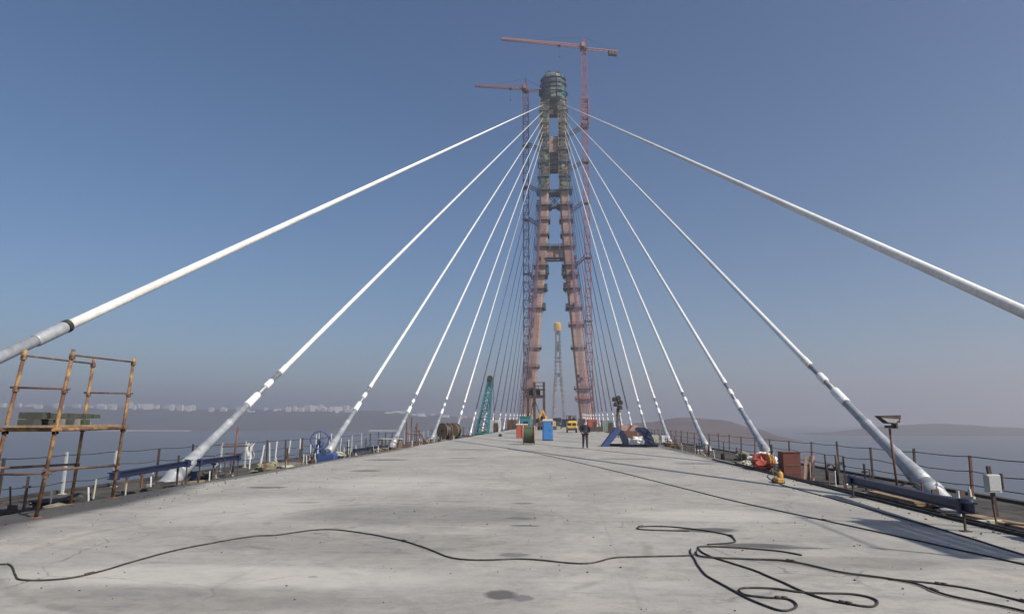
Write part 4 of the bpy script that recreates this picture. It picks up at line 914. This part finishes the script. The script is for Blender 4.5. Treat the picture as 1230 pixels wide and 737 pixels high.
# teal derrick at the left edge
t = thing('teal_derrick', (-9.6, 100, 0), 'teal lattice derrick leaning at the left edge', 'crane')
p = MB(); F = [Vector(q) for q in ((-.95, -.9, 0), (.75, -.9, 0), (.75, .9, 0), (-.95, .9, 0))]; Tp = [Vector(q) for q in ((.78, -.35, 7.9), (1.35, -.35, 7.9), (1.35, .35, 7.9), (.78, .35, 7.9))]
for i in range(4): p.bar(F[i], Tp[i], .22)
N = 7
for j in range(N):
    for i in range(4):
        a, c = F[i].lerp(Tp[i], j / N), F[(i + 1) % 4].lerp(Tp[(i + 1) % 4], j / N); a2, c2 = F[i].lerp(Tp[i], (j + 1) / N), F[(i + 1) % 4].lerp(Tp[(i + 1) % 4], (j + 1) / N)
        p.bar(a, c, .13).bar(a, c2, .11)
p.build('lattice_boom', 'teal', t)
MB().bbox((1.05, 0, 7.5), (.95, 1.0, 1.3), .2).build('sheave_head', 'form_blue', t)
MB().tube((1.05, -.6, 8.0), (1.05, .6, 8.0), .4, 14).build('sheave', 'dark_steel', t); MB().tube((1.45, 0, 7.3), (1.75, 0, 1.0), .04, 5).box((1.75, 0, .7), (.25, .2, .5)).build('hoist_rope', 'dark_steel', t)
MB().box((-.1, 0, .1), (2.2, 2.4, .2)).build('base_frame', 'teal', t)

# blue trestles with the white sheet
t = thing('blue_trestle', (5.75, 50.3, 0), 'blue steel A-shaped trestle lying right of the worker', 'trestle'); t.scale = (1, 1, .9)
MB().prism([(-1.30, 0), (-.82, 0), (.12, 1.28), (-.02, 1.42), (-.30, 1.42)], -.75, .75).build('sloping_plate', 'trestle_blue', t)
MB().prism([(.13, 1.27), (.0, 1.10), (.36, 0), (.82, 0), (.50, .8), (.24, 1.27)], -.74, .74).build('sloping_plate', 'blue_steel', t)
MB().box((-.15, .6, .10), (1.6, .14, .18)).build('tie', 'blue_steel', t)
MB().bbox((-.16, -.1, 1.46), (.42, .5, .09), .02).build('cap', 'trestle_blue', t)
t = thing('blue_saddle', (7.75, 50.0, 0), 'dark blue curved steel saddle right of the A-shaped trestle', 'saddle'); t.scale = (.9, 1, .88)
MB().prism([(-.92, 1.30), (-.85, 1.52), (-.20, 1.50), (.10, 1.2), (.42, .5), (.56, 0), (-.20, 0), (-.28, .5), (-.5, .95), (-.75, 1.15)], -.6, .6).build('curved_body', 'blue_steel', t)
for z, x in ((1.35, -.25), (.9, .12), (.45, .36)): MB().box((x - .15, -.63, z - .1), (.5, .05, .07), 0, 0, .6).build('rib', 'trestle_blue', t)
MB().box((.1, 0, .05), (1.3, 1.3, .1)).build('base', 'dark_steel', t)
t = thing('base_beam', (6.9, 48.7, 0), 'long blue beam lying before the trestle and saddle', 'beam')
m = MB(); ibeam(m, (-1.2, 0, .1), (1.4, .1, .1), .18, .2); m.build('beam', 'blue_steel', t); MB().box((-.9, 0, .005), (.3, .4, .012)).box((1.1, .08, .005), (.3, .4, .012)).build('packer', 'timber', t)
o = MB().lump((0, 0, .36), (.5, .42, .36), 13.3, 18, .6).build('white_bale', 'white_sheet'); o.location = (7.0, 49.5, 0); tag(o, 'white sheeted bale between the blue trestle and blue saddle', 'bale')

# dark winch mast right of the pylon
t = thing('lamp_mast', (8.0, 77.5, 0), 'dark mast with a cluster of lamps right of the pylon', 'mast')
for dx, dy in ((-.22, -.22), (.22, -.22), (0, .25)): MB().bar((dx * 1.5, dy * 1.5, 0), (dx * .4, dy * .4, 3.2), .11).build('upright', 'dark_steel', t)
p = MB()
for z in (.8, 1.6, 2.4): p.bar((-.28, -.28, z), (.28, -.28, z + .5), .07)
p.build('brace', 'dark_steel', t)
for i, (x, z) in enumerate(((-.35, 4.2), (.1, 4.35), (-.2, 3.65), (.32, 3.85), (.25, 3.3))):
    q = MB().bbox((x, -.1, z), (.5, .4, .5), .12).build('lamp', 'dark_steel', t); MB().bbox((x, -.305, z), (.36, .02, .36), .008).build('lens', 'black_rubber', q)
MB().bar((0, 0, 3.1), (0, 0, 4.5), .14).bar((-.5, 0, 3.5), (.5, 0, 3.9), .1).build('crosshead', 'dark_steel', t)
for i, (x, y, w2, h2, mt) in enumerate(((9.5, 80, 1.6, .9, 'rust'), (7.0, 118, 3.6, .8, 'platform_dark'), (10.2, 66, 1.0, .7, 'pale_sack'), (10.9, 64, .42, .7, 'white_sheet'), (6.0, 140, 1.4, 2.2, 'dark_steel'), (10.3, 90, 2.4, 1.5, 'flange_pink'))):
    t = thing('material_bin', (x, y, 0 if x < 9 else -.3), ('rusty open bin at the foot of the lamp mast', 'long dark low skip left of the lamp mast', 'cream bin between the right-hand cables near the blue saddle', 'narrow white bin near the right railing beyond the blue saddle', 'tall dark bin far along behind the worker', 'pinkish bin at the right edge beyond the lamp mast')[i], 'bin')
    d2 = 1.1
    MB().box((0, -d2 / 2, h2 / 2 + .1), (w2, .06, h2)).build('side', mt, t); MB().box((0, d2 / 2, h2 / 2 + .1), (w2, .06, h2)).build('side', mt, t)
    for sx in (-1, 1): MB().box((sx * (w2 / 2 - .035), 0, h2 / 2 + .1), (.06, d2 - .07, h2 - .01)).build('end', mt, t)
    MB().box((0, 0, .14), (w2 - .14, d2 - .07, .06)).build('floor', mt, t)
    for sx in (-1, 1): MB().box((sx * w2 * .3, 0, .05), (.14, d2, .1)).build('skid', 'dark_steel', t)

# grit and chips swept about on the slab
rg = random.Random(5); b = MB()
for i in range(1500):
    y = 5 + 45 * rg.random() ** 1.6; x = rg.choice((-1, 1)) * (9.0 - abs(rg.gauss(0, 1.1))) if rg.random() < .6 else rg.uniform(-8.8, 8.8)
    if abs(x) > 8.95: continue
    r = rg.choice((.004, .005, .006, .008, .011)) * (1.5 if abs(x) > 8 else 1); a = rg.uniform(0, 3)
    b.box((x, y, r * .45), (r * 2.2, r * 1.6, r * 1.2), a, rg.uniform(-.3, .3))
tag(b.build('grit', 'edge_concrete'), 'loose grit and concrete chips scattered over the deck', kind='stuff')
# site gear along both edges and round the pylon foot
def container(loc, size, mat, label, rz=0.0):
    t = thing('site_container', loc, label, 'container', rz=rz); w2, d2, h2 = size
    MB().bbox((0, 0, h2 / 2 + .12), size, .05).build('body', mat, t)
    p = MB(); k2 = int(w2 / .35)
    for i in range(k2): p.box((-w2 / 2 + .2 + i * .35, -d2 / 2 - .016, h2 / 2 + .12), (.14, .03, h2 - .2))
    p.build('corrugation', mat, t)['kind'] = 'stuff'
    dr = MB().box((w2 * .25, -d2 / 2 - .05, h2 * .45), (.8, .04, h2 * .75)).build('door', 'dark_steel', t)
    for sx in (-1, 1): MB().box((sx * w2 * .4, 0, .06), (.2, d2, .12)).build('skid', 'dark_steel', t)
container((-10.6, 128, -.3), (2.2, 4.5, 2.2), 'grey_box', 'grey site container far along the left edge')
container((-10.4, 176, -.3), (2.4, 5, 2.4), 'rust', 'rusty site container beside the left pylon leg')
container((10.6, 134, -.3), (2.2, 4.5, 2.2), 'form_pale', 'pale green site container far along the right edge')
container((10.0, 182, -.3), (2.4, 5, 2.5), 'orange_red', 'red site container at the foot of the right pylon leg')
container((4.4, 210, 0), (4.5, 2.4, 2.4), 'blue_steel', 'dark blue site container ahead of the pylon, behind the yellow truck')
container((-6.4, 230, 0), (5.0, 2.4, 2.5), 'grey_timber', 'brown site container ahead of the left pylon leg')
def board_stack(loc, n, l, mat, label, rz=1.57):
    t = thing('board_stack', loc, label, 'board stack', rz=rz)
    for x in (-l * .3, l * .3): MB().box((x, 0, .05), (.1, .9, .1)).build('bearer', 'dark_timber', t)
    me = MB().box((0, 0, 0), (l, .24, .05)).mesh('board', mat)
    for i in range(n):
        o = link('board', me, t, (random.uniform(-.12, .12), -.36 + .25 * (i % 4), .127 + .053 * (i // 4))); o.rotation_euler = (0, 0, random.uniform(-.03, .03))
board_stack((10.6, 57.5, -.3), 20, 3.0, 'timber', 'brown board stack by the fourth right cable')
board_stack((10.4, 74.0, -.3), 28, 3.4, 'flange_pink', 'pinkish board stack by the fifth right cable')
board_stack((-10.9, 66.0, -.3), 24, 3.2, 'grey_timber', 'grey board stack before the wooden cable drums')
board_stack((10.0, 104.0, -.3), 36, 3.6, 'timber', 'tall brown board stack far along the right edge')
board_stack((-10.7, 112.0, -.3), 36, 3.6, 'timber', 'tall brown board stack behind the teal derrick')
board_stack((-10.6, 30.2, -.3), 8, 2.2, 'grey_timber', 'low grey board stack between the rusty post and spoked wheel')
board_stack((10.3, 18.4, -.3), 8, 2.6, 'timber', 'low tan board stack behind the blue beam on the right')
# ------------------------------------------------------------------ the standing worker
def person(loc, rz):
    t = thing('person', loc, 'person in dark work clothes and blue helmet standing mid deck', 'person', rz=rz)
    J = {'pelvis': (0, 0, .95, .19, .15), 'waist': (0, 0, 1.10, .20, .155), 'chest': (0, .0, 1.30, .22, .165), 'neckb': (0, .01, 1.45, .10, .085), 'neck': (0, 0, 1.52, .058, .058), 'head1': (0, -.015, 1.60, .075, .085), 'head2': (0, -.01, 1.68, .08, .095), 'head3': (0, .0, 1.735, .055, .07),
         'nose': (0, -.115, 1.635, .014, .014)}
    E = [('pelvis', 'waist'), ('waist', 'chest'), ('chest', 'neckb'), ('neckb', 'neck'), ('neck', 'head1'), ('head1', 'head2'), ('head2', 'head3'), ('head1', 'nose')]
    for s, q in ((-1, 'l'), (1, 'r')):
        J.update({q + 'sh': (s * .19, .01, 1.40, .10, .10), q + 'el': (s * .31, .05, 1.13, .078, .078), q + 'wr': (s * .22, -.13, .99, .052, .052), q + 'pa': (s * .165, -.17, .965, .042, .03),
                  q + 'hip': (s * .10, 0, .88, .10, .105), q + 'kn': (s * .115, -.02, .50, .085, .085), q + 'an': (s * .13, .02, .11, .065, .065), q + 'he': (s * .132, .01, .05, .052, .05), q + 'toe': (s * .15, -.17, .045, .048, .038)})
        E += [('neckb', q + 'sh'), (q + 'sh', q + 'el'), (q + 'el', q + 'wr'), (q + 'wr', q + 'pa'), ('pelvis', q + 'hip'), (q + 'hip', q + 'kn'), (q + 'kn', q + 'an'), (q + 'an', q + 'he'), (q + 'he', q + 'toe')]
        for i in range(4):
            J[q + 'f%da' % i] = (s * (.140 - .005 * i), -.195 + .022 * i, .94 - .004 * i, .011, .011); J[q + 'f%db' % i] = (s * (.10 - .006 * i), -.20 + .022 * i, .915, .009, .009)
            E += [(q + 'pa', q + 'f%da' % i), (q + 'f%da' % i, q + 'f%db' % i)]
        J[q + 'th'] = (s * .14, -.20, .99, .012, .012); E.append((q + 'pa', q + 'th'))
    names = list(J); me = bpy.data.meshes.new('body'); me.from_pydata([J[k][:3] for k in names], [(names.index(a), names.index(c)) for a, c in E], [])
    o = bpy.data.objects.new('body', me); col.objects.link(o)
    sk = o.modifiers.new('skin', 'SKIN'); sk.use_smooth_shade = True; o.modifiers.new('sub', 'SUBSURF').levels = 1
    for i, k in enumerate(names): me.skin_vertices[0].data[i].radius = J[k][3:5]; me.skin_vertices[0].data[i].use_root = (k == 'pelvis')
    dg = bpy.context.evaluated_depsgraph_get(); m2 = bpy.data.meshes.new_from_object(o.evaluated_get(dg)); bpy.data.objects.remove(o)
    m2.materials.clear()
    for k in ('dark_cloth', 'trousers', 'skin', 'black_rubber'): m2.materials.append(M[k])
    for p in m2.polygons:
        c = p.center; p.use_smooth = True
        p.material_index = 3 if c.z < .13 else 1 if c.z < .86 and c.y > -.135 else 2 if c.z > 1.515 or (c.y < -.14 and .86 < c.z < 1.02) else 0
    body = link('body', m2, t)
    MB().rings((0, .0, 1.685), (0, .01, 1.80), [(0, .125), (.1, .118), (.5, .108), (.85, .07), (1, .02)], 16).box((0, -.12, 1.695), (.15, .1, .015)).build('helmet', 'helmet_blue', t, True)
    MB().rings((0, .0, .84), (0, .01, 1.13), [(0, .235), (.3, .23), (1, .20)], 16).build('jacket_hem', 'dark_cloth', t, True).scale = (1, .78, 1)
    MB().torus((0, -.005, 1.495), (0, .15, 1), .075, .025, 14, 6).build('scarf', 'white_sheet', t, True)
    for x in (-.032, .032): MB().lump((x, -.098, 1.655), (.012, .008, .009), 1, 8, 0).build('eye', 'black_rubber', t)
    MB().box((0, -.101, 1.597), (.045, .008, .008)).build('mouth', 'crate_red', t)
    t.scale = (1.04, 1.04, 1.04)
    return t
person((3.2, 46.7, 0), .08)

# ------------------------------------------------------------------ far shore: apartment blocks, breakwater
def apartment(px_x, y, w, h, d, kind):
    z = hL(px_x, y) - 3
    m = MB().box((0, 0, h / 2), (w, d, h)).box((-w * .2, 0, h + 1.2), (w * .18, d * .6, 2.4)).box((w * .28, 0, h + 1.0), (w * .12, d * .5, 2.0))
    o = m.build('apartment_block', 'apartment'); o.location = (px_x, y, z); o.rotation_euler = (0, 0, random.uniform(-.3, .3))
    tag(o, 'pale apartment block on the hillside across the water', 'building', 'apartment blocks on the far left hillside')
for x0, x1, n, hh in ((-2330, -1830, 24, 24), (-1330, -1020, 18, 24), (-3100, -2400, 14, 22), (-1790, -1380, 10, 15), (-850, -600, 8, 13), (-560, -330, 5, 10)):
    for i in range(n):
        x = x0 + (x1 - x0) * (i + random.uniform(.1, .9)) / n
        apartment(x, 2990 + random.uniform(300, 440), random.uniform(14, 40), hh * random.uniform(.6, 1.3), 12, 0)
o = MB().prism([(-215, -1), (-208, 4.5), (208, 4), (215, -1)], -5, 5).build('breakwater', 'apartment'); o.location = (-1850, 2975, SEA); tag(o, 'long pale breakwater at the far shoreline on the left', 'breakwater')
o = MB().prism([(-70, -1), (-66, 6), (66, 6), (70, -1)], -5, 5).build('quay', 'apartment'); o.location = (-760, 2978, SEA); tag(o, 'small pale quay at the shore behind the cable drums', 'quay')

# ------------------------------------------------------------------ haze
hz = MB().box((0, 0, (SEA - 1 + 262) / 2), (30000, 30000, 262 - SEA + 1)).build('haze', None)
k = bpy.data.materials.new('haze'); k.use_nodes = True; nt = k.node_tree; nt.nodes.clear()
pv = nt.nodes.new('ShaderNodeVolumePrincipled'); mo = nt.nodes.new('ShaderNodeOutputMaterial')
pv.inputs['Color'].default_value = (0.97, 0.91, 0.94, 1); pv.inputs['Density'].default_value = 0.00038; pv.inputs['Anisotropy'].default_value = 0.58
nt.links.new(pv.outputs[0], mo.inputs['Volume']); hz.data.materials.append(k)
tag(hz, 'thin pale haze over the sea', kind='stuff')
